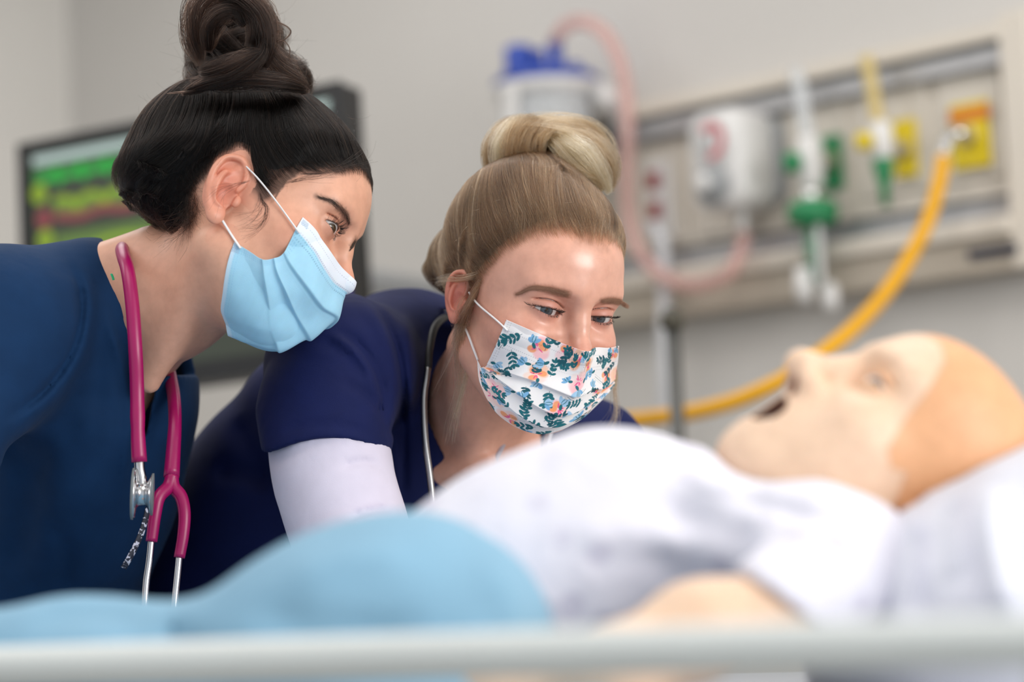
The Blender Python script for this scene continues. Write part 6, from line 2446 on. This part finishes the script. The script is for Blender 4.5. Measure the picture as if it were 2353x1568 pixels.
def m_body(P):
    return view_chain(P, _arm_m, 0.03)


av, aq = skin_field(m_body, (-0.16, 1.30, -0.28), (0.20, 1.50, -0.10), 0.006, 1)
hv = HM.c2w(_v)
k = len(hv)
mk('body', (np.vstack([hv, v2w(av)]), np.vstack([_q, aq + k])), MSKIN, mn, col=np.vstack([_c, np.tile(pale * 0.98, (len(av), 1))]))
for sx in (1, -1):
    eyeball(HM, sx, tuple(np.r_[HM.c2px([[sx * 0.03, 0.5, 0.15]])[0], 1.2]), (0.10, 0.12, 0.15), mn, white=(0.78, 0.78, 0.80))
tw = [HM.c2w((x, 0.0880 - 12 * x * x, -0.0520)) for x in np.linspace(-0.013, 0.013, 9)]
mk('teeth', tube(np.array(tw), 0.0040, 8), wear('white teeth', (0.72, 0.74, 0.72), 0.3), mn)

# gown
GOWN = Mat('printed gown cotton', lin(232, 232, 242), 0.85)
_co = GOWN.coord()
_vo = GOWN.node('ShaderNodeTexVoronoi')
_vo.inputs['Scale'].default_value = 34
GOWN.link(_co, _vo.inputs['Vector'])
_dot = GOWN.ramp(_vo.outputs['Distance'], [(0.26, (1, 1, 1)), (0.34, (0, 0, 0))])
_pick = GOWN.ramp(GOWN.noise(9, 2, co=_co), [(0.45, (0, 0, 0)), (0.55, (1, 1, 1))])
_mm = GOWN.node('ShaderNodeMath', operation='MULTIPLY')
GOWN.link(_dot, _mm.inputs[0])
GOWN.link(_pick, _mm.inputs[1])
GOWN.color(GOWN.mix(_mm.outputs[0], lin(229, 228, 240), lin(212, 210, 226)))
GOWN.b.inputs['Sheen Weight'].default_value = 0.1
_n1 = GOWN.bump(GOWN.noise(16, 3, co=_co, dist=1.0), 0.4, 0.012)
GOWN.bump(GOWN.noise(1000, 2, co=_co), 0.2, 0.0006, normal=_n1)
_folds_g = fold_lines([
    ([(1250, 1080), (1330, 1030), (1420, 1020)], 0.003, 16, 1.2, 1.9),
    ([(1560, 1090), (1700, 1125), (1840, 1165)], 0.004, 16, 1.2, 1.9),
    ([(1660, 1130), (1800, 1170), (1900, 1230), (1960, 1300)], -0.006, 18, 1.2, 1.9),
    ([(1880, 1180), (1930, 1260), (1990, 1330)], -0.008, 14, 1.2, 1.9),
    ([(1330, 1330), (1420, 1300), (1520, 1300), (1620, 1340)], -0.003, 26, 1.2, 1.9),
    ([(1280, 1420), (1380, 1370), (1500, 1350)], -0.003, 24, 1.2, 1.9),
    ([(1300, 1240), (1450, 1220), (1600, 1260)], 0.006, 30, 1.2, 1.9),
    ([(1500, 1180), (1620, 1200), (1760, 1260)], -0.005, 26, 1.2, 1.9)])


def m_gown(P):
    d = view_chain(P, [(1985, 1278, 1.63, 95), (1850, 1268, 1.62, 152), (1650, 1268, 1.60, 184), (1400, 1226, 1.59, 203), (1240, 1300, 1.58, 203), (1130, 1360, 1.57, 195), (900, 1440, 1.56, 180)], 0.05)
    d = sm(d, view_chain(P, [(1985, 1278, 1.60, 95), (2010, 1360, 1.56, 95), (1960, 1400, 1.52, 110)], 0.03), 0.04)
    d = sm(d, view_chain(P, [(1690, 1232, 1.53, 112), (1850, 1262, 1.53, 138), (1990, 1302, 1.55, 104)], 0.03), 0.03)
    s = view_chain(P, [(1965, 1320, 1.53, 118), (1870, 1352, 1.47, 124), (1760, 1400, 1.42, 126)], 0.03)
    q = to_px(P)
    hem = ((q[:, 0] - 1690) * -130 + (q[:, 1] - 1310) * 190) / 230 * 1.42 / FPX
    s2 = smax(shell(s, 0.012), hem, 0.003)
    s3 = smax(s, ((q[:, 0] - 1830) * -130 + (q[:, 1] - 1310) * 190) / 230 * 1.42 / FPX, 0.01)
    d = sm(d, s3, 0.04) - _folds_g(P) - 0.0022 * fbm(P, 30, 41)
    d = np.minimum(d, s2 - 0.0015 * fbm(P, 40, 42))
    hd = HM.face((P - HM.t) @ HM.R / HM.s) * HM.s
    return smax(d, -(hd - 0.004), 0.004)


mk('gown', view_skin(m_gown, (-0.12, 1.36, -0.23), (0.31, 1.78, -0.045), 0.0042, 2), GOWN.m, mn, label='white patient gown with a faint grey print')

# pillow
PILLOW = cloth('white pillow cotton', lin(222, 224, 236), 0.85, 1000, 9, 0.02, 0.45)
_folds_p = fold_lines([
    ([(2285, 1100), (2265, 1220), (2290, 1330), (2340, 1440)], 0.012, 30, 1.2, 1.9),
    ([(2210, 1130), (2205, 1250), (2230, 1380)], -0.008, 30, 1.2, 1.9),
    ([(2120, 1200), (2100, 1320), (2110, 1430)], -0.006, 24, 1.2, 1.9)])


def m_pillow(P):
    c = V(2362, 1372, 1.60)
    Q = (P - c) @ np.stack([unit(np.array([0.93, 0.10, 0.36])), unit(np.array([-0.1, 1, 0])), unit(np.array([-0.36, 0, 0.93]))], 1).astype(P.dtype)
    x, y, z = np.abs(Q[:, 0]) / 0.150, np.abs(Q[:, 1]) / 0.20, np.abs(Q[:, 2]) / 0.098
    r = (x ** 2.6 + y ** 3.0 + z ** 2.2) ** (1 / 2.5)
    d = (r - 1) * 0.085
    d = d - _folds_p(P) - 0.003 * fbm(P, 28, 51)
    hd = HM.sdf((P - HM.t) @ HM.R / HM.s) * HM.s
    return smax(d, -(hd - 0.002), 0.006)


v_, q_ = view_skin(m_pillow, (0.13, 1.36, -0.34), (0.56, 1.86, -0.02), 0.0055, 2)
thing('pillow', (v_, q_), PILLOW, 'white pillow under the head of the manikin', 'pillow')

# blanket
BLANKET = cloth('light blue blanket', lin(136, 178, 204), 0.9, 700, 8, 0.05, 0.5, sheen=0.1)
_folds_w = fold_lines([
    ([(380, 1440), (420, 1480), (470, 1500)], -0.010, 18, 1.0, 1.8),
    ([(560, 1400), (700, 1440), (850, 1450), (1000, 1440)], -0.006, 26, 1.0, 1.8),
    ([(1130, 1290), (1180, 1400), (1190, 1480)], 0.006, 24, 1.0, 1.8),
    ([(640, 1350), (780, 1290), (950, 1270)], 0.005, 30, 1.0, 1.8),
    ([(60, 1430), (220, 1420), (360, 1450)], -0.006, 26, 1.0, 1.8)])


def m_blanket(P):
    d = view_chain(P, [(560, 1646, 1.46, 241), (690, 1566, 1.45, 239), (810, 1514, 1.45, 242), (950, 1478, 1.45, 243), (1010, 1501, 1.45, 228)], 0.05)
    d = sm(d, view_chain(P, [(-330, 1606, 1.52, 146), (-60, 1571, 1.50, 146), (160, 1546, 1.48, 146), (330, 1576, 1.46, 156), (540, 1616, 1.45, 181)], 0.04), 0.03)
    w_ = v2w(P)
    bq = w_ - np.array([RC[0], RC[1], 0.0])
    x, y, z = bq @ BX, bq @ BY, bq[:, 2]
    slab = np.maximum(np.maximum(np.abs(x + 0.62) - 0.66, np.abs(y - 0.43) - 0.37), np.abs(z - 0.872) - 0.012)
    d = sm(d, slab, 0.03) - _folds_w(P) - 0.003 * fbm(P, 20, 61)
    return np.maximum(d, 0.864 - z)


v_, q_ = view_skin(m_blanket, (-0.80, 1.16, -0.33), (0.06, 2.30, -0.06), 0.0062, 2)
thing('blanket', (v_, q_), BLANKET, 'light blue blanket heaped over the legs of the manikin', 'blanket')
